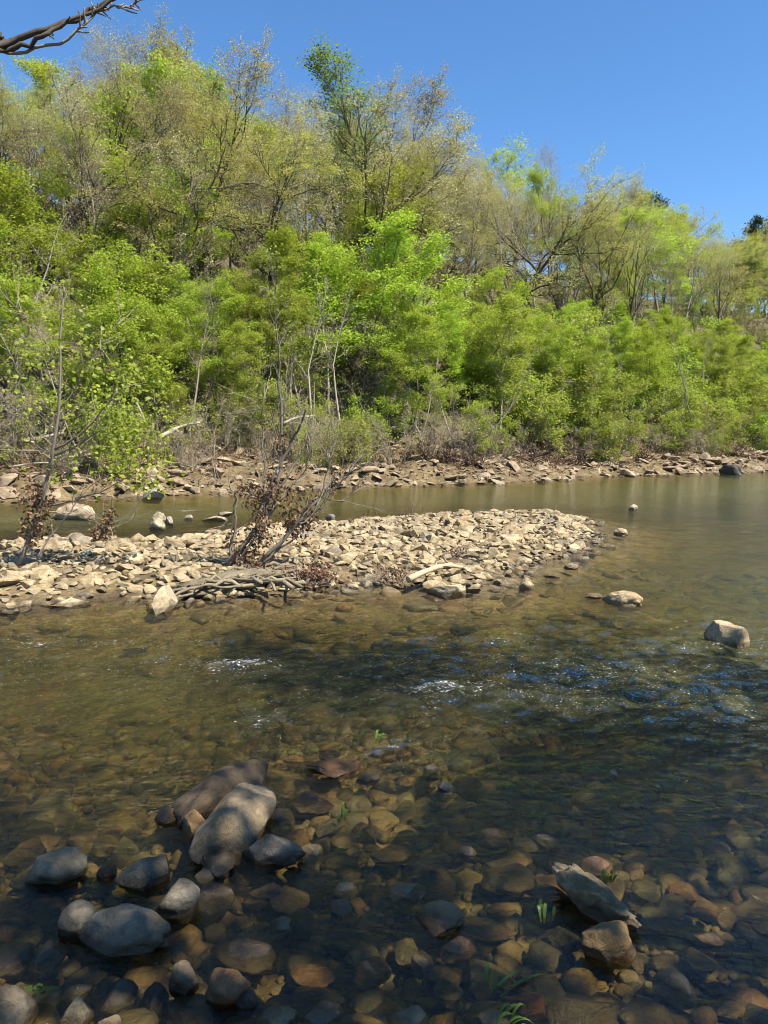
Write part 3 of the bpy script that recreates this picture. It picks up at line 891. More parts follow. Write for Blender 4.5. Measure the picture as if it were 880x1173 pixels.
PROTO['shade'] = [grow(760 + i, H=11, lean=.06, clear=.3, n1=13, n2=6, n3=4, l1=.3, ang=(70, 30), up=.05, nl=nl, ls=.16, lspread=.25, flat=.6, leaf=M_LEAF, r0=.011) for i, nl in enumerate((3.5, 12, 6.5))]
PROTO['shade'] += [grow(770 + q, H=13, lean=.03, clear=.6, n1=13, n2=6, n3=5, l1=.18, ang=(75, 35), up=.05, nl=nl, ls=.17, lspread=.25, flat=.6, leaf=M_LEAF, r0=.011) for q, nl in enumerate((14, 4.5))]
_placed = []


def plant(kind, x, y, H, name, i=0, lean=(0, 0), wide=1.0, rot=None):
    tr, cr, h0 = PROTO[kind][i % len(PROTO[kind])]
    e = bpy.data.objects.new(name, None); COL.objects.link(e)
    e.empty_display_size = .3
    s = H / h0
    e.location = (x, y, g1(x, y)); e.scale = (s * wide, s * wide, s)
    e.rotation_euler = (lean[0], lean[1], rs.uniform(0, 6.28) if rot is None else rot)
    put('trunk', tr, e); put('crown', cr, e)
    _placed.append((e, kind, H))
    return e


def spot(px, s):
    """point on the hill at distance s behind the far waterline, in the direction of picture column px"""
    tn = (px - W0 / 2) / FPX * 1.0
    y = (27 + s) / (UX - UY * tn)
    for _ in range(4):
        x = tn * y; u, v = uv_of(x, y)
        y *= (bank_v0(np.array([u]))[0] + s) / v
    return tn * y, y


def h_for(px, x, y, top):
    p = at_dist(px, top, y)
    return p[2] - g1(x, y)


def T(kind, px, top, s, name, i=0, wide=1.0, lean=(0, 0), label=None, cat='tree', group=None, rot=None, hmin=3, hmax=24):
    x, y = spot(px, s)
    H = min(hmax, max(hmin, h_for(px, x, y, top)))
    return tag(plant(kind, x, y, H, name, i, lean, wide, rot), label, cat, group)


ORD = ['first', 'second', 'third', 'fourth', 'fifth', 'sixth', 'seventh', 'eighth', 'ninth', 'tenth', 'eleventh', 'twelfth', 'thirteenth', 'fourteenth', 'fifteenth', 'sixteenth', 'seventeenth',
       'eighteenth', 'nineteenth', 'twentieth', 'twenty first', 'twenty second', 'twenty third', 'twenty fourth', 'twenty fifth', 'twenty sixth', 'twenty seventh', 'twenty eighth', 'twenty ninth', 'thirtieth']
SHP = {0: 'single dark stem', 1: 'twin grey stems', 2: 'three dark stems', 3: 'yellower leaves', 4: 'twin pale stems', 5: 'pale single stem'}

# bright row along the far bank
BANK = [(-20, 165, 7, 1), (22, 175, 9, 0), (62, 330, 6, 5), (100, 300, 10, 3), (135, 292, 7, 2), (182, 345, 6, 0), (215, 300, 11, 3), (250, 320, 8, 1), (312, 268, 9, 0), (345, 330, 7, 5), (383, 262, 11, 4), (415, 240, 8, 2),
        (446, 262, 10, 0), (475, 345, 6, 4), (505, 345, 9, 1), (540, 305, 9, 2), (572, 340, 7, 3), (612, 348, 9, 4), (640, 368, 7, 1), (668, 395, 6, 5), (700, 372, 10, 0), (735, 372, 8, 2), (768, 350, 12, 4), (800, 378, 8, 1), (838, 385, 10, 0),
        (868, 395, 8, 3), (905, 380, 10, 2), (285, 395, 6, 3)]
BANK.sort()
for k, (px, top, s, i) in enumerate(BANK):
    T('bright', px, top, s, 'leafy_tree', i, wide=.9 + .12 * ((k * 7) % 5 - 1) / 2, lean=(rs.normal() * .03, rs.normal() * .03),
      label='bright green tree with %s, %s from left in the far bank row' % (SHP[i], ORD[k]), group='bright trees along the far bank', hmin=5)
for px, top, s, i in ((560, 352, 14, 0), (600, 372, 13, 2), (650, 372, 14, 1), (690, 362, 16, 0), (722, 385, 13, 4), (755, 372, 15, 1), (782, 385, 10, 2), (820, 372, 14, 3), (852, 382, 13, 0), (885, 378, 12, 1), (300, 330, 14, 2), (160, 330, 13, 1),
                      (425, 330, 13, 3), (500, 330, 15, 0)):
    T('bright', px, top, s, 'leafy_tree', i, wide=1.3, label='bright green tree in the second row behind the far bank trees, ' + ('left' if px < 330 else 'centre' if px < 580 else 'right') + ' part',
      group='bright trees behind the bank row', hmin=5)
# second tier bright trees
T('bright', 208, 176, 19, 'leafy_tree', 0, 1.3, label='big bright green tree rising alone on the upper left slope among tan trees', group='bright trees on the slope')
T('bright', 248, 215, 22, 'leafy_tree', 2, 1.1, label='bright green tree on the slope at the right shoulder of the biggest bright one', group='bright trees on the slope')
T('bright', 748, 232, 24, 'leafy_tree', 0, 1.4, label='bright green spreading tree high on the right slope below the skyline', group='bright trees on the slope')
T('bright', 715, 262, 28, 'leafy_tree', 2, 1.1, label='bright green tree left of the spreading one high on the right slope', group='bright trees on the slope')
T('bright', 440, 232, 20, 'leafy_tree', 3, 1.1, label='bright yellow green tree behind the bank row in picture centre', group='bright trees on the slope')
T('bright', 330, 262, 20, 'leafy_tree', 3, 1.0, label='bright green tree behind the bank row below the dark forked trees', group='bright trees on the slope')
T('bright', 10, 205, 18, 'leafy_tree', 4, 1.2, label='bright green tree behind the leftmost bank trees', group='bright trees on the slope')
T('bright', 85, 262, 17, 'leafy_tree', 3, 1.0, label='yellow green tree below the pale budding tree on the left slope', group='bright trees on the slope')
T('cool', 655, 262, 28, 'leafy_tree', 0, 1.2, label='muted grey green tree on the slope right of centre', group='bright trees on the slope')
T('cool', 790, 335, 22, 'leafy_tree', 0, 1.1, label='muted green tree behind the bank row on the right', group='bright trees on the slope')
T('slender', 424, 56, 21, 'slender_tree', 0, 1.35, label='tall slender green tree with upswept limbs standing above the skyline', group='trees on the skyline', hmax=30)
# skyline and upper slope
SKY = [('spring', 62, 56, 40, 0, 'olive green round topped tree at the left skyline under the bare branch'), ('bare', 18, 92, 46, 0, 'grey leafless tree at the far left skyline'),
       ('bare', 165, 32, 48, 1, 'tallest grey twiggy tree on the left skyline'), ('bare', 130, 78, 54, 0, 'grey twiggy tree left of the tallest skyline tree'),
       ('spring', 207, 68, 44, 1, 'yellow green tree right of the tallest grey skyline tree'), ('cool', 255, 86, 58, 0, 'thin green tree far back on the skyline'),
       ('bud', 175, 98, 38, 3, 'tan green budding tree in front of the tallest skyline tree'), ('bud', 277, 100, 42, 2, 'tan budding tree with dark forked limbs on the skyline'),
       ('bare', 312, 104, 52, 2, 'grey bare tree right of the tan forked tree'), ('bud', 335, 110, 40, 2, 'tan budding tree with leaning dark trunk, left of the slender tree'),
       ('bare', 362, 100, 50, 0, 'grey bare tree just left of the tall slender tree'), ('bud', 430, 138, 50, 2, 'tan budding tree right of the tall slender tree'),
       ('bud', 497, 132, 40, 0, 'big golden budding tree with dark limbs on the centre skyline'), ('bud', 458, 140, 48, 3, 'golden green tree at the left of the big golden one'),
       ('spring', 585, 164, 56, 2, 'green tree back on the skyline right of the big golden tree'), ('bud', 548, 175, 46, 1, 'golden tree at the right shoulder of the big golden tree'),
       ('bare', 628, 168, 42, 1, 'brown twiggy spreading tree on the skyline right of centre'), ('bud', 662, 182, 48, 2, 'tan budding tree at the right of the brown twiggy tree'),
       ('spring', 715, 222, 52, 0, 'yellow green tree on the right skyline'), ('pine', 752, 221, 62, 0, 'dark pine top rising over the right skyline'),
       ('spring', 790, 230, 50, 1, 'loose yellow green tree on the skyline right of the pine'), ('pine', 822, 250, 60, 1, 'dark pine on the skyline right of the loose green tree'),
       ('pine', 872, 258, 60, 0, 'dark pine on the skyline at the right edge'), ('pine', 905, 255, 62, 1, 'dark pine cut by the right picture edge'),
       ('bud', 690, 215, 56, 1, 'golden tree on the skyline above the grey green tree'), ('bud', 850, 275, 40, 3, 'pale olive tree below the pines at the right'),
       ('bud', -15, 120, 40, 2, 'tan tree cut by the left picture edge high on the slope'), ('cool', 230, 96, 60, 0, 'thin green tree showing between two skyline trees at the left'),
       ('bud', 838, 266, 48, 0, 'tan budding tree beside the dark pines on the right skyline'), ('spring', 862, 276, 44, 1, 'yellow green tree right of the pale olive tree under the pines'),
       ('bud', 888, 270, 50, 1, 'pale budding tree at the right end of the skyline'), ('bud', 906, 282, 42, 3, 'pale budding tree cut by the right edge under the skyline'), ('cool', 735, 236, 58, 0, 'muted green tree on the skyline left of the pine')]
for kd, px, top, s, i, lab in SKY:
    T(kd, px, top, s, {'pine': 'pine_tree', 'bare': 'bare_tree'}.get(kd, 'budding_tree'), i, 1.15 if kd in ('bud', 'spring') else 1.0, label=lab, group='trees on the skyline', hmin=6, hmax=24)
MIDT = [('bud', 108, 132, 26, 1, 'pale tan budding tree with a dark forked trunk on the left slope'), ('bud', 40, 170, 24, 3, 'pale budding tree left of the dark forked trunk on the slope'),
        ('bud', 480, 252, 24, 1, 'pale olive tree right of centre above the bank row'), ('bud', 560, 238, 30, 0, 'pale budding tree below the big golden tree'),
        ('bud', 606, 262, 26, 1, 'pale olive tree on the middle slope below the brown twiggy tree'), ('bud', 822, 296, 30, 3, 'pale olive tree below the skyline on the right slope'),
        ('bud', 872, 308, 26, 1, 'pale olive tree at the right edge of the slope'), ('bare', 290, 190, 26, 0, 'bare tree on the slope right of the biggest bright tree'),
        ('bare', 150, 215, 20, 2, 'dark bare tree left of the biggest bright tree'), ('bud', 350, 205, 28, 2, 'tan tree below the grey bare trees left of the slender one'),
        ('spring', 520, 200, 36, 1, 'yellow green tree under the big golden tree'), ('bud', 660, 250, 38, 0, 'golden tree above the grey green tree on the slope'),
        ('bare', 590, 230, 36, 2, 'bare dark tree left of the brown twiggy tree'), ('spring', 410, 200, 30, 2, 'yellow green tree at the foot of the tall slender tree'),
        ('spring', 690, 300, 18, 1, 'yellow green tree above the bank row right of centre'), ('bare', 640, 300, 18, 1, 'bare grey tree above the bank row right of centre')]
for kd, px, top, s, i, lab in MIDT:
    T(kd, px, top, s, {'bare': 'bare_tree'}.get(kd, 'budding_tree'), i, 1.15, label=lab, group='trees on the middle slope', hmin=6, hmax=22)
# other trees filling the slope
SKX = [-60, 0, 60, 110, 165, 215, 260, 330, 380, 440, 500, 560, 620, 680, 720, 760, 800, 840, 880, 940]
SKY_Y = [90, 72, 58, 80, 36, 72, 92, 108, 100, 128, 134, 168, 170, 192, 224, 224, 236, 264, 266, 266]
rf = np.random.RandomState(99)
for k in range(185):
    px = -40 + 980 * ((k * .618034) % 1.0) + rf.normal() * 8
    s = 13 + 50 * ((k * .7548777) % 1.0)
    kd = ['bud', 'bare', 'bud', 'spring', 'bud', 'bare', 'poles', 'bare'][rf.randint(8)]
    x, y = spot(px, s)
    H = {'poles': rf.uniform(6, 10), 'spring': rf.uniform(9, 13)}.get(kd, rf.uniform(11, 16))
    H = min(H * 1.1, h_for(px, x, y, np.interp(px, SKX, SKY_Y) + rf.uniform(6, 40)))
    if H < 5 or (365 < px < 430 and s < 30): continue
    e = plant(kd, x, y, H, {'bare': 'bare_tree', 'poles': 'thin_tree'}.get(kd, 'budding_tree'), rf.randint(4), (rf.normal() * .03, rf.normal() * .03))
    tag(e, {'bud': 'pale tan budding tree', 'bare': 'grey bare tree', 'spring': 'thin yellow green tree', 'poles': 'thin pale stemmed young tree'}[kd] + ' in the dense wood on the ' +
        ('lower' if s < 26 else 'middle' if s < 42 else 'upper') + ' slope, ' + ('left' if px < 290 else 'centre' if px < 590 else 'right'), 'tree', 'trees filling the wooded slope')
for k in range(12):
    px = 800 + 10 * k
    x, y = spot(px, 28 + 30 * ((k * .618034) % 1.0))
    tag(plant(['bud', 'spring', 'cool'][k % 3], x, y, min(12, max(6, h_for(px, x, y, 272 + 14 * (k % 4)))), 'budding_tree', k % 4), 'pale green tree closing the wooded slope under the right end of the skyline', 'tree', 'trees at the right end of the slope')
# pale leaning stems along the bank
for px, top, s, i, ln, lab in ((665, 395, 5.2, 0, -.28, 'pale leaning stem right of centre on the far bank'), (548, 380, 5.0, 2, -.42, 'pale bent stem leaning right at the centre of the far bank'),
                               (480, 400, 5.0, 2, .02, 'pale upright stem over the dark root wad'), (378, 290, 7, 0, -.06, 'tall pale thin stem left of the picture centre'),
                               (330, 400, 6, 0, -.2, 'pale stem behind the debris laden shrub'), (660, 420, 5.5, 1, .3, 'grey stem leaning away to the right bank'), (700, 430, 6, 1, -.5, 'grey stem leaning far right over the right bank'),
                               (100, 360, 6, 1, .05, 'thin grey stem behind the young sycamore'), (430, 420, 5, 1, .1, 'grey stem left of the dark root wad'), (770, 420, 6, 1, -.45, 'dark stem slanting right on the right bank')):
    x, y = spot(px, s)
    H = max(4, h_for(px, x, y, top))
    tag(plant('poles', x, y, H, 'thin_tree', i, (0, -ln * 1.0), 1.0, rot=0), lab, 'tree', 'thin stems along the far bank')
for k in range(22):
    px = 20 + 850 * (k + rf.uniform(-.4, .4)) / 22
    x, y = spot(px, rf.uniform(4.2, 7))
    tag(plant('poles', x, y, rf.uniform(4.5, 8.5), 'thin_tree', [0, 2, 2, 1][k % 4], (rf.normal() * .1, rf.normal() * .14), 1.0),
        'slim %s stem standing before the bank row, %s of these from the left' % ('grey' if k % 4 == 3 else 'pale', ORD[k]), 'tree', 'thin stems along the far bank')
# brush along the bank
brush = []
for k in range(58):
    px = -10 + 900 * (k + rf.uniform(-.4, .4)) / 58
    s = rf.uniform(2.0, 7)
    x, y = spot(px, s)
    g = rf.uniform() < .48
    e = plant('greenshrub' if g else 'twigshrub', x, y, rf.uniform(1.3, 3.0), 'green_shrub' if g else 'bare_shrub', rf.randint(3))
    brush.append((px, e, g))
brush.sort(key=lambda b: b[0])
for flag, nm in ((True, 'leafy green shrub'), (False, 'grey twiggy shrub')):
    q = [b for b in brush if b[2] == flag]
    for k, (px, e, g) in enumerate(q):
        lab = '%s at the foot of the wood, %s from the left' % (nm, ORD[k]) if k < 30 else '%s at the foot of the wood, %s from the right' % (nm, ORD[len(q) - 1 - k])
        tag(e, lab, 'shrub', nm + 's along the far bank')
for k in range(60):
    px = 540 + 360 * ((k * .618034) % 1.0)
    x, y = spot(px, 4.2 + 9 * ((k * .7548777) % 1.0))
    tag(plant('greenshrub', x, y, rf.uniform(2.4, 4.6), 'green_shrub', rf.randint(2)), 'leafy green undergrowth shrub filling the lower right slope behind the bank', 'shrub', 'undergrowth on the lower right slope')
# understory on the slope
for k in range(95):
    px = -20 + 920 * ((k * .618034 + .3) % 1.0)
    s = 7 + 34 * ((k * .7548777 + .1) % 1.0)
    x, y = spot(px, s)
    g = rf.uniform() < .45
    tag(plant('greenshrub' if g else 'twigshrub', x, y, rf.uniform(2.2, 5.2), 'green_shrub' if g else 'bare_shrub', rf.randint(3)),
        ('leafy green' if g else 'grey twiggy') + ' undergrowth shrub between the trees on the ' + ('left' if px < 300 else 'centre' if px < 600 else 'right') + ' slope', 'shrub', 'undergrowth on the slope')

# dry grass and brush on the bank, uncountable
mb = MB(); n = 15000
u = rf.uniform(-12, 90, n); t = np.abs(rf.normal(size=n)) * 2.2 + 3.2
x, y = xy_of(u, bank_v0(u) + t); keep = (np.abs(x) < y * .56 + 2) & (fbm(x * .5, y * .5, None, 71, 2) > -.25); x, y = x[keep], y[keep]; n = len(x)
z = ground(x, y); L = rf.uniform(.25, .85, n); a = rf.uniform(0, 6.28, n); w = .018
B0 = np.stack([x, y, z - .03], 1); sd_ = np.stack([np.cos(a) * w, np.sin(a) * w, 0 * a], 1)
tp = B0 + np.stack([rf.normal(size=n) * .3 * L, rf.normal(size=n) * .3 * L, L], 1)
mb.add(np.stack([B0 - sd_, B0 + sd_, tp], 1).reshape(-1, 3), None, np.arange(n * 3).reshape(-1, 3), np.repeat(rf.uniform(0, 1, n), 3))
tag(put('dry_grass', mb.mesh('dry_grass', M_DRY, False)), 'dry tan grass along the top of the far bank', 'grass', kind='stuff')
mb = MB(); n = 60000
u = rf.uniform(-14, 110, n); t = rf.uniform(4.5, 40, n)
x, y = xy_of(u, bank_v0(u) + t); keep = (np.abs(x) < y * .56 + 2) & (fbm(x * .3, y * .3, None, 72, 3) > -.05); x, y = x[keep], y[keep]
z = ground(x, y)
leaves(mb, np.stack([x, y, z + np.abs(rf.normal(size=len(x))) * .7], 1), .16, rf, .5)
tag(put('undergrowth', mb.mesh('undergrowth', M_LEAF2, False)), 'low green undergrowth over the wooded slope', 'undergrowth', kind='stuff')


# sticks and dead leaves littering the bank
mb = MB(); n = 9000
u = rf.uniform(-10, 80, n); t = rf.uniform(.6, 6, n); x, y = xy_of(u, bank_v0(u) + t); keep = (np.abs(x) < y * .56 + 2) & (fbm(x * .7, y * .7, None, 73, 3) > -.1); x, y = x[keep], y[keep]
z = ground(x, y)
leaves(mb, np.stack([x, y, z + .03 + .12 * rf.uniform(size=len(x)) ** 3], 1), .16, rf, .6)
for k in range(0, len(x), 6):
    a = rf.uniform(0, 6.28); L = rf.uniform(.3, 1.3)
    tube(mb, bez((x[k], y[k], z[k] + .04), (math.cos(a), math.sin(a), rf.uniform(0, .5)), L, 3, rf, .15, 0), .018 * np.linspace(1, .5, 4), 4, cap=False, tone=rf.uniform(.2, 1.2))
tag(put('leaf_litter', mb.mesh('leaf_litter', M_DEAD, False)), 'dead leaves and sticks littering the far bank', 'litter', kind='stuff')


# dark root wads and flood debris on the far bank
def debris(mb, c, r, n, rng, sz=.09, flat=.8):
    P = rng.normal(size=(n, 3)) * np.array([r, r, r * flat]) * .5 + np.array(c)
    leaves(mb, P, sz, rng, .0)


def empty(name, loc, rz=0):
    e = bpy.data.objects.new(name, None); COL.objects.link(e); e.location = loc; e.rotation_euler = (0, 0, rz); e.empty_display_size = .2
    return e


for k, (px, s, r, lab) in enumerate([(478, 3.0, 1.0, 'dark root wad with upright stems left of centre on the far bank'), (606, 2.6, 1.3, 'largest dark root wad near the water right of centre'), (655, 2.4, 1.1, 'dark root wad right of the largest one'),
                                     (540, 1.8, .8, 'low dark debris heap at the waterline in the centre'), (845, 2.0, 1.0, 'dark root wad behind the dark boulder at the right'), (735, 2.5, .8, 'small dark root wad on the right bank'), (510, 2.2, .7, 'small dark debris tangle right of the stemmed root wad'),
                                     (400, 4, .8, 'small brown debris tangle behind the debris laden shrub'), (635, 2.0, .7, 'small dark tangle between two root wads')]):
    x, y = spot(px, s); rng = np.random.RandomState(800 + k)
    e = empty('root_wad', (x, y, g1(x, y))); mb, md = MB(), MB()
    for j in range(34):
        a = rng.uniform(0, 6.28); el = rng.uniform(.1, 1.3)
        tube(mb, bez((rng.normal() * .25 * r, rng.normal() * .25 * r, 0), (math.cos(a) * math.cos(el), math.sin(a) * math.cos(el), math.sin(el)), r * rng.uniform(.5, 1.3), 5, rng, .3, .02), rng.uniform(.015, .045) * np.linspace(1, .3, 6), 5)
    debris(md, (0, 0, .3 * r), r * .9, 260, rng, .13)
    put('root_tangle', mb.mesh('root_tangle', M_ROOT), e); put('leaf_debris', md.mesh('leaf_debris', M_DEAD, False), e)['kind'] = 'stuff'
    tag(e, lab, 'root wad', 'root wads on the far bank')


# fallen pale logs on the far bank
def log(name, a, b, r, m, lab, seed, forks=3, cat='fallen log', group='fallen pale logs on the far bank', sag=.1, kk=9):
    rng = np.random.RandomState(seed)
    a, b = np.array(a, float), np.array(b, float); mid = (a + b) / 2
    e = empty(name, tuple(a))
    t = np.linspace(0, 1, 12)[:, None]
    P = (b - a) * t + np.concatenate([np.zeros((1, 3)), np.cumsum(rng.normal(size=(11, 3)), 0) * .02 * np.linalg.norm(b - a) * .3])
    P[:, 2] += sag * np.sin(t[:, 0] * math.pi)
    mb = MB(); tube(mb, P, r * np.linspace(1, .45, 12) * rng.uniform(.85, 1.15, 12), kk); put('log_body', mb.mesh('log_body', m), e)
    mb = MB()
    for j in range(forks):
        p, tg = along(P, rng.uniform(.3, .95))
        tube(mb, bez(p, side_dir(tg, rng.uniform(0, 6.28), R(40)) + np.array([0, 0, .3]), np.linalg.norm(b - a) * rng.uniform(.15, .4), 6, rng, .2, .02), r * .4 * np.linspace(1, .3, 7), 5)
    if forks: put('branch', mb.mesh('branch', m), e)
    tag(e, lab, cat, group)
    return e


def up(px, py, y):
    return at_dist(px, py, y)


M_LOG = bark_mat('pale_log', (.24, .20, .15), (.46, .40, .31), 5)
log('fallen_log', up(-25, 522, 27), up(72, 493, 29), .11, M_LOG, 'pale fallen log slanting up at the left edge of the far bank', 1, 2)
log('fallen_log', up(-20, 513, 27.5), up(40, 505, 28), .08, M_LOG, 'shorter pale log under the slanting log at the left edge', 2, 1)
log('fallen_log', up(10, 535, 26), up(95, 532, 27), .04, M_LOG, 'thin pale pole lying low behind the young sycamore', 3, 1)
log('fallen_log', up(185, 500, 31), up(228, 483, 31.5), .10, M_LOG, 'pale crooked limb leaning off a dark trunk left of centre', 4, 2)
log('fallen_log', up(535, 498, 40), up(570, 490, 41), .07, M_LOG, 'pale stick lying in the brush at the centre of the far bank', 5, 0)
log('fallen_log', up(325, 485, 33), up(360, 478, 34), .06, M_LOG, 'pale forked limb in the brush behind the debris laden shrub', 6, 2)

# ------------------------------------------------------------------ things on the gravel bar
# debris laden shrub
rng = np.random.RandomState(31)
b0 = at(282, 645, .2); YB = b0[1]


def loc(px, py, dy=0.0):
    return at_dist(px, py, YB + dy) - b0


e = empty('debris_shrub', tuple(b0))
STEMS = [([(262, 648), (300, 600), (318, 545), (335, 505), (352, 470)], .045), ([(268, 650), (296, 610), (304, 560), (300, 500), (303, 440)], .022), ([(300, 640), (330, 612), (352, 585), (372, 562), (388, 540)], .04),
         ([(296, 650), (350, 606), (385, 560), (405, 530)], .018), ([(300, 610), (315, 570), (345, 520), (362, 492)], .028), ([(306, 575), (290, 568), (270, 562), (240, 545)], .022),
         ([(260, 648), (268, 618), (271, 590), (270, 560)], .02), ([(270, 565), (268, 590), (262, 640)], .012), ([(330, 610), (360, 590), (372, 555), (380, 520)], .02), ([(318, 545), (312, 520), (322, 480), (330, 455)], .014),
         ([(308, 560), (325, 520), (310, 480), (285, 455)], .012), ([(345, 590), (360, 570), (395, 575)], .008), ([(310, 590), (330, 560), (350, 540), (356, 500)], .016)]
tw = MB()
for k, (pp, r) in enumerate(STEMS):
    P = np.array([loc(px, py, rng.uniform(-.25, .25) * j / len(pp)) for j, (px, py) in enumerate(pp)])
    P[0, 2] = min(P[0, 2], .02) if pp[0][1] > 630 else P[0, 2]
    tt = np.linspace(0, 1, 14); src = np.linspace(0, 1, len(P))
    Q = np.stack([np.interp(tt, src, P[:, c]) for c in range(3)], 1)
    Q[1:-1] = (Q[:-2] + 2 * Q[1:-1] + Q[2:]) / 4; Q[1:] += rng.normal(size=(13, 3)) * .015
    mb = MB(); tube(mb, Q, r * np.linspace(1, .3, 14), 6); put('stem', mb.mesh('stem', M_TWIG), e)
    for j in range(6):
        p, tg = along(Q, rng.uniform(.35, 1))
        B = bez(p, side_dir(tg, rng.uniform(0, 6.28), R(rng.uniform(25, 60))) + np.array([0, 0, .3]), rng.uniform(.3, .95), 5, rng, .18, .03)
        tube(tw, B, .006 * np.linspace(1, .4, 6), 4, cap=False)
        for q in range(2):
            p2, tg2 = along(B, rng.uniform(.3, .9)); tube(tw, bez(p2, side_dir(tg2, rng.uniform(0, 6.28), .6), rng.uniform(.12, .4), 3, rng, .2, .02), .004 * np.linspace(1, .5, 4), 3, cap=False)
put('twigs', tw.mesh('twigs', M_TWIG), e)
for (px, py, r, n) in [(285, 566, .16, 150), (295, 575, .2, 220), (300, 600, .2, 240), (296, 620, .22, 260), (285, 632, .2, 200), (330, 600, .22, 150), (345, 598, .24, 260), (355, 582, .2, 200), (335, 605, .18, 150), (320, 575, .22, 160), (275, 560, .13, 80), (380, 562, .14, 60), (350, 510, .1, 40),
                       (322, 510, .12, 40), (268, 612, .12, 80), (268, 628, .13, 90), (280, 645, .22, 180), (310, 560, .16, 120), (385, 545, .1, 35), (330, 570, .2, 100), (276, 640, .2, 120)]:
    mb = MB(); c = loc(px, py, rng.uniform(-.1, .2)); debris(mb, c, r * .75, int(n * .45), rng, .07, 1.6)
    put('debris_clump', mb.mesh('debris_clump', M_DEAD, False), e)['kind'] = 'stuff'
tag(e, 'bare shrub hung with clumps of brown flood debris on the gravel bar', 'shrub')

# driftwood root mat at its foot
rng = np.random.RandomState(32)
c0 = at(262, 668, .12); e = empty('driftwood_root', tuple(c0))
mb = MB()
V, F = ICO[4]
P = V * np.array([.8, .25, .10]); k = fbm(V[:, 0] * 2.5, V[:, 1] * 3, V[:, 2] * 3, 44, 4); k2 = fbm(V[:, 0] * 2, V[:, 1] * 11, V[:, 2] * 11, 45, 3); P = P * (1 + .25 * k + .22 * k2)[:, None]
P[:, 2] += .02 + .11 * P[:, 0]; Rz = np.array(Matrix.Rotation(R(22), 3, 'Z')); P = P @ Rz.T
mb.add(P, None, F); put('root_mat', mb.mesh('root_mat', M_DRIFT), e)
for (a, b, r) in [((195, 686), (285, 660), .03), ((205, 684), (330, 655), .025), ((240, 664), (330, 646), .03), ((255, 672), (350, 668), .018), ((210, 678), (250, 660), .035), ((300, 652), (345, 672), .02), ((270, 660), (315, 676), .018), ((225, 672), (300, 668), .02)] + [((r1.uniform(195, 270), r1.uniform(664, 684)), (r1.uniform(260, 350), r1.uniform(648, 674)), r1.uniform(.008, .028)) for r1 in [np.random.RandomState(q + 1) for q in range(14)]]:
    A, B = at(*a, .06) - c0, at(*b, .2) - c0
    t = np.linspace(0, 1, 10)[:, None]; Q = A + (B - A) * t; Q[1:-1] += rng.normal(size=(8, 3)) * .03; Q[:, 2] += .06 * np.sin(t[:, 0] * 3.14)
    mb = MB(); tube(mb, Q, r * np.linspace(.6, 1.1, 10), 6); put('root', mb.mesh('root', M_DRIFT), e)
mb = MB(); debris(mb, at(362, 660, .15) - c0, .35, 260, rng, .08, .5); debris(mb, at(300, 655, .2) - c0, .3, 160, rng, .07, .5); put('leaf_debris', mb.mesh('leaf_debris', M_DEAD, False), e)['kind'] = 'stuff'
tag(e, 'gnarled grey driftwood root mat at the water edge below the debris laden shrub', 'driftwood')

# pale forked driftwood on the right front
e = log('driftwood_log', at(468, 664, .16), at(530, 648, .2), .05, bark_mat('tan_driftwood', (.22, .165, .10), (.46, .36, .23), 12), 'pale forked driftwood piece on the right front of the gravel bar', 12, 3, 'driftwood', None, .08)
# brush mats on the bar front
for k, (px, py, r, lab) in enumerate([(452, 664, .28, 'grey twiggy brush mat at the waterline left of the pale forked driftwood'), (524, 640, .22, 'small grey brush tuft behind the pale forked driftwood'), (355, 668, .3, 'brown brush mat at the waterline right of the driftwood root')]):
    rng = np.random.RandomState(900 + k); c = at(px, py, .1); e = empty('brush_mat', tuple(c)); mb, md = MB(), MB()
    for j in range(45):
        a = rng.uniform(0, 6.28); el = rng.uniform(.1, 1.2)
        tube(mb, bez((rng.normal() * r * .5, rng.normal() * r * .4, 0), (math.cos(a) * math.cos(el), math.sin(a) * math.cos(el), math.sin(el)), r * rng.uniform(.5, 1.3), 4, rng, .25, 0), .006 * np.linspace(1, .4, 5), 3, cap=False)
    debris(md, (0, 0, r * .3), r, 120, rng, .06, .5)
    put('twigs', mb.mesh('twigs', M_TWIG), e); put('leaf_debris', md.mesh('leaf_debris', M_DEAD, False), e)['kind'] = 'stuff'; tag(e, lab, 'brush', 'brush mats on the bar')


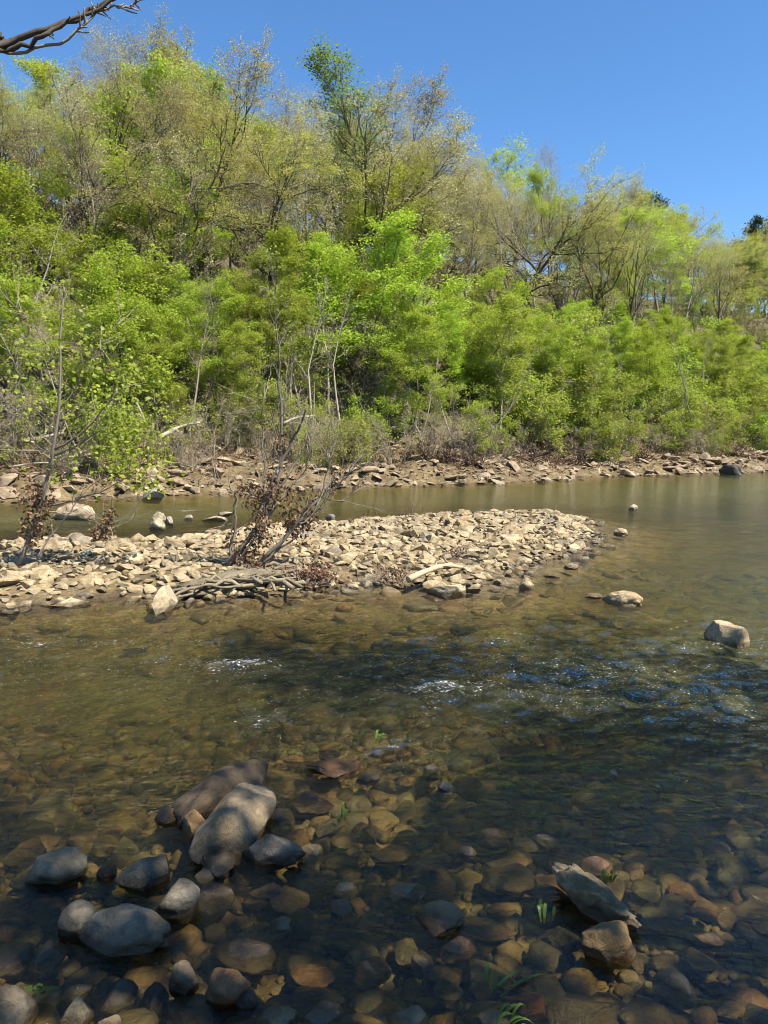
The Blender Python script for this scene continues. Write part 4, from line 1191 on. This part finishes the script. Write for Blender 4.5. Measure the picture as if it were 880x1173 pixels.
# young sycamore
def sapling(name, base_px, stems, leafspec, clumps, lab, seed, cat='sapling', dyk=.5):
    rng = np.random.RandomState(seed); bb = at(*base_px, .15); e = empty(name, tuple(bb)); tw = MB(); lf = MB()
    L = lambda px, py, dy=0.: at_dist(px, py, bb[1] + dy) - bb
    for si, (pp, r, m, ntw) in enumerate(stems):
        dyt = rng.uniform(-dyk, dyk)
        P = np.array([L(px, py, dyt * max(0, (base_px[1] - 60 - py) / 200)) for px, py in pp])
        tt = np.linspace(0, 1, 16); src = np.linspace(0, 1, len(P)); Q = np.stack([np.interp(tt, src, P[:, c]) for c in range(3)], 1)
        Q[1:-1] = (Q[:-2] + 2 * Q[1:-1] + Q[2:]) / 4; Q[1:-1] += rng.normal(size=(14, 3)) * .008
        mb = MB(); tube(mb, Q, r * np.linspace(1, .3, 16), 7); put('stem' if si == 0 else 'branch', mb.mesh('stem', m), e)
        for j in range(ntw):
            p, tg = along(Q, rng.uniform(.3, 1)); B = bez(p, side_dir(tg, rng.uniform(0, 6.28), R(50)) + np.array([0, 0, .25]), rng.uniform(.25, .7), 4, rng, .15, .02)
            tube(tw, B, .006 * np.linspace(1, .4, 5), 4, cap=False)
    put('twigs', tw.mesh('twigs', M_TWIG), e)
    for (px, py, wx_, wy_, n) in leafspec:
        sc = bb[1] / FPX
        n = int(n * 1.9)
        P = L(px, py) + rng.normal(size=(n, 3)) * np.array([wx_ * sc, .45, wy_ * sc]) * .5
        N_ = rng.normal(size=(n, 3)) + np.array([.2, -.5, .9]); N_ /= np.linalg.norm(N_, axis=1)[:, None]
        for c, nn in zip(P, N_):      # five lobed blades
            A = unit(np.cross(nn, rng.normal(size=3))); B = np.cross(nn, A); s = rng.uniform(.02, .046)
            an = np.arange(10) * math.pi / 5; rad = np.where(np.arange(10) % 2 == 0, 1.0, .74) * s * rng.uniform(.75, 1.1, 10)
            V = c + rad[:, None] * (np.cos(an)[:, None] * A + np.sin(an)[:, None] * B) - nn * (rad[:, None] * .2)
            V = np.vstack([V, c]); lf.add(V, None, [[i, (i + 1) % 10, 10] for i in range(10)], rng.uniform())
    if lf.n: put('foliage', lf.mesh('foliage', M_SYC, False), e)
    for (px, py, r, n) in clumps:
        mb = MB(); debris(mb, L(px, py), r, int(n * .65), rng, .075, 1.3); put('debris_clump', mb.mesh('debris_clump', M_DEAD, False), e)['kind'] = 'stuff'
    tag(e, lab, cat, 'saplings on the gravel bar')
    return e


sapling('young_sycamore', (22, 650), [([(20, 652), (34, 615), (48, 580), (52, 560), (58, 525), (63, 510), (68, 470), (70, 420), (68, 380), (74, 330)], .036, M_TWIG, 9),
        ([(63, 515), (90, 500), (120, 470), (135, 440)], .018, M_TWIG, 8), ([(63, 522), (85, 512), (105, 500), (125, 485)], .016, M_TWIG, 6), ([(60, 520), (40, 505), (20, 470), (5, 450)], .014, M_TWIG, 8),
        ([(68, 470), (90, 440), (115, 400), (140, 360)], .014, M_TWIG, 8), ([(58, 525), (40, 515), (20, 516), (0, 510)], .012, M_TWIG, 4), ([(52, 580), (80, 575), (120, 562), (150, 545)], .016, M_TWIG, 6),
        ([(42, 640), (60, 612), (85, 580), (100, 560)], .016, M_TWIG, 5), ([(69, 420), (50, 390), (30, 360), (10, 345)], .010, M_TWIG, 7), ([(48, 585), (90, 590), (130, 605)], .01, M_TWIG, 4)],
        [(150, 490, 50, 70, 190), (130, 450, 55, 45, 110), (110, 420, 60, 50, 60), (60, 400, 70, 60, 50), (30, 455, 50, 40, 38), (165, 535, 45, 26, 60), (125, 515, 50, 30, 80), (85, 370, 60, 50, 40), (70, 545, 40, 16, 14), (165, 555, 30, 14, 26), (25, 400, 50, 60, 40), (170, 460, 36, 40, 50), (75, 330, 40, 30, 16), (110, 480, 40, 30, 40)],
        [(38, 577, .22, 240), (48, 572, .16, 120), (45, 598, .16, 170), (37, 612, .14, 120), (30, 600, .12, 60)], 'young sycamore with pale new leaves and brown debris clump, left on the gravel bar', 41)
sapling('debris_sapling', (120, 622), [([(112, 622), (120, 600), (130, 580)], .02, M_TWIG, 5), ([(122, 615), (105, 590), (90, 560)], .008, M_TWIG, 4), ([(120, 610), (140, 600), (175, 585)], .006, M_TWIG, 4), ([(118, 605), (150, 590), (160, 560)], .006, M_TWIG, 3)],
        [], [(118, 608, .16, 150), (124, 598, .14, 120), (113, 614, .15, 120), (128, 588, .1, 60)], 'small leafless sapling wrapped in brown debris right of the young sycamore', 42)

# little tuft of grass stalks on the rear right of the bar
for k, (px, py, n, hgt, m, lab) in enumerate([(474, 592, 26, .5, M_DRY, 'dry twiggy tuft on the rear edge of the bar'), (640, 593, 10, .3, M_DRY, 'thin dry tuft near the right tip of the bar'), (422, 588, 12, .35, M_GRASS, 'sparse green weed on the rear edge of the bar')]):
    rng = np.random.RandomState(60 + k); c = at(px, py, .15); mb = MB()
    for j in range(n):
        tube(mb, bez((rng.normal() * .12, rng.normal() * .12, -.05), (rng.normal() * .5, rng.normal() * .5, 1), hgt * rng.uniform(.6, 1.3), 4, rng, .12, 0), .006 * np.linspace(1, .4, 5), 3, cap=False, tone=rng.uniform())
    tag(put('grass_tuft', mb.mesh('grass_tuft', m), None, c), lab, 'grass tuft', 'tufts on the bar')


# green blades and leaves in the foreground water
def blades(px, py, n, Lb, dirs, lab, seed, name='water_grass', cat='water plant'):
    rng = np.random.RandomState(seed); c = at(px, py, .0); mb = MB()
    for j in range(n):
        a = dirs + rng.normal() * .35; L_ = Lb * rng.uniform(.6, 1.1)
        t = np.linspace(0, 1, 7)
        P = np.stack([np.cos(a) * t * L_, np.sin(a) * t * L_, -.02 + .06 * np.sin(t * 2.6) * rng.uniform(.5, 1.2)], 1); P[:, :2] += rng.normal(size=2) * .02
        w = np.array([-math.sin(a), math.cos(a), 0]) * .007
        wv = np.sin(np.clip(t * .9 + .15, 0, 1) * math.pi)[:, None] * w
        V = np.vstack([P - wv, P + wv]); i = np.arange(6)
        mb.add(V, np.stack([i, i + 1, i + 8, i + 7], 1), None, rng.uniform(0, 1))
    return tag(put(name, mb.mesh(name, M_GRASS), None, c), lab, cat, 'green plants in the foreground water')


blades(570, 1135, 4, .2, .85, 'long green grass blades slanting up out of the water', 1)
blades(575, 1165, 9, .10, .2, 'spiky green grass clump at the bottom edge', 2)
blades(690, 1005, 5, .05, .6, 'tiny green sprig behind the craggy pitted rock', 3)
blades(612, 938, 3, .07, .2, 'single green leaf floating in centre right water', 4)
blades(392, 936, 5, .05, .9, 'tiny green sprig right of the wine red stone', 5)
blades(428, 847, 7, .08, .3, 'small green sprig in the riffle behind the reddish slab', 6)
blades(622, 1048, 5, .05, 1.2, 'tiny green sprig left of the golden tan stone', 7)
rng = np.random.RandomState(8); mb = MB(); leaves(mb, rng.normal(size=(14, 3)) * np.array([.025, .02, .01]) + np.array([0, 0, .02]), .04, rng, 1.5)
tag(put('leaf_sprig', mb.mesh('leaf_sprig', M_GRASS), None, at(48, 1138, .02)), 'small cluster of bright green leaves near the bottom left stone', 'water plant', 'green plants in the foreground water')

# ------------------------------------------------------------------ near bank trees: the bare bough at the top left and the canopy that shades the foreground
rng = np.random.RandomState(51)
tb = np.array([-5.6, 3.2, 0]); tb[2] = g1(tb[0], tb[1])
tb = np.array([-4.4, .4, g1(-4.4, .4)])
e = empty('near_bank_tree', tuple(tb))
mb = MB(); Tk = bez((0, 0, -.3), (.02, .05, 1), 9, 9, rng, .05, .03); tube(mb, Tk, .17 * np.linspace(1, .3, 10), 9); put('trunk', mb.mesh('trunk', M_BARK), e)
YD = 4.6


def bough(pts, r0, r1, seed, tw=4, nm='bough', m=M_BARK, start=None):
    rng = np.random.RandomState(seed)
    P = [at_dist(px, py, YD + dy) - tb for px, py, dy in pts]
    if start is not None: P = [start] + P
    P = np.array(P); src = np.linspace(0, 1, len(P)); tt = np.linspace(0, 1, 26)
    Q = np.stack([np.interp(tt, src, P[:, c]) for c in range(3)], 1); Q[1:-1] = (Q[:-2] + 2 * Q[1:-1] + Q[2:]) / 4
    Q[2:-1] += rng.normal(size=(23, 3)) * .007
    mb = MB(); tube(mb, Q, np.linspace(r0, r1, 26), 7)
    for j in range(tw):
        p, tg = along(Q, rng.uniform(.55, .98)); tube(mb, bez(p, side_dir(tg, rng.uniform(0, 6.28), R(55)), rng.uniform(.03, .09), 3, rng, .15, .02), .006 * np.linspace(1, .5, 4), 4)
    put(nm, mb.mesh(nm, m), e)


s0, _ = along(Tk, .42)
bough([(-40, 62, -.6), (0, 50, 0), (40, 38, 0), (80, 26, .05), (110, 10, .1), (140, -6, .1), (190, -30, .2)], .022, .010, 1, 10, start=s0)
bough([(-40, 66, -.6), (0, 58, 0), (25, 52, 0), (50, 42, -.03), (75, 27, 0), (120, 4, .05), (160, -14, .1)], .019, .008, 2, 8, start=s0 + np.array([.05, 0, -.1]))
bough([(-40, 60, -.6), (-5, 55, 0), (22, 62, .02), (55, 52, .02), (92, 37, .03), (104, 22, .05), (125, 8, .08), (148, 6, .1), (168, -1, .1)], .012, .0035, 3, 26, m=M_TWIG, start=s0 + np.array([.02, 0, -.05]))
bough([(-10, 30, .1), (0, 42, 0), (6, 48, 0)], .006, .010, 4, 1)
tag(e, 'near bank tree whose dark bare boughs cross the top left corner', 'tree')

SHADE = [(7.7, 2.5, 11, 3), (9.0, 2.4, 11, 3), (3.2, .8, 10, 4), (4.5, .1, 10, 4), (5.0, -1.2, 10.5, 0), (2.3, -.5, 10, 4), (2.5, 1.3, 10, 4), (3.6, 2.0, 10, 4)]
SH = []
for k, (x, y, H, i) in enumerate(SHADE):
    e = plant('shade', x, y, H, 'shade_tree', i, (0, 0), 1.0, rot=k * 1.3)
    tag(e, 'leafy tree on the near bank beside the camera whose crown shades the foreground water', 'tree', 'trees on the near bank')

# ------------------------------------------------------------------ light
SUN_AZ, SUN_EL = R(122), R(56)
sd = Vector((math.sin(SUN_AZ) * math.cos(SUN_EL), math.cos(SUN_AZ) * math.cos(SUN_EL), math.sin(SUN_EL)))
sl = bpy.data.lights.new('sun', 'SUN'); sl.energy = 4.9; sl.angle = R(.5); sl.color = (1, .925, .79)
so = bpy.data.objects.new('sun', sl); COL.objects.link(so); so.rotation_euler = sd.to_track_quat('Z', 'Y').to_euler(); so.location = sd * 60
w = bpy.data.worlds.new('World'); scene.world = w; w.use_nodes = True
nt = w.node_tree; nt.nodes.clear()
sk = nt.nodes.new('ShaderNodeTexSky'); sk.sky_type = 'NISHITA'; sk.sun_disc = False
sk.sun_elevation = SUN_EL; sk.sun_rotation = SUN_AZ
sk.air_density = 1.0; sk.dust_density = 0.0; sk.ozone_density = 6.0
bg = nt.nodes.new('ShaderNodeBackground'); bg.inputs[1].default_value = .095
wo = nt.nodes.new('ShaderNodeOutputWorld')
hs = nt.nodes.new('ShaderNodeHueSaturation'); hs.inputs['Saturation'].default_value = 1.13; hs.inputs['Value'].default_value = .95
nt.links.new(sk.outputs[0], hs.inputs['Color']); nt.links.new(hs.outputs[0], bg.inputs[0]); nt.links.new(bg.outputs[0], wo.inputs[0])

vs = scene.view_settings
vs.view_transform = 'Standard'; vs.look = 'None'; vs.exposure = 1.2; vs.gamma = 1; vs.use_curve_mapping = False
cy = scene.cycles
cy.use_denoising = True
try: cy.denoiser = 'OPENIMAGEDENOISE'
except Exception: pass
cy.max_bounces = 7; cy.diffuse_bounces = 3; cy.glossy_bounces = 3; cy.transmission_bounces = 4; cy.transparent_max_bounces = 10
cy.caustics_reflective = False; cy.caustics_refractive = False
cy.sample_clamp_indirect = 6
cy.filter_width = 1.0
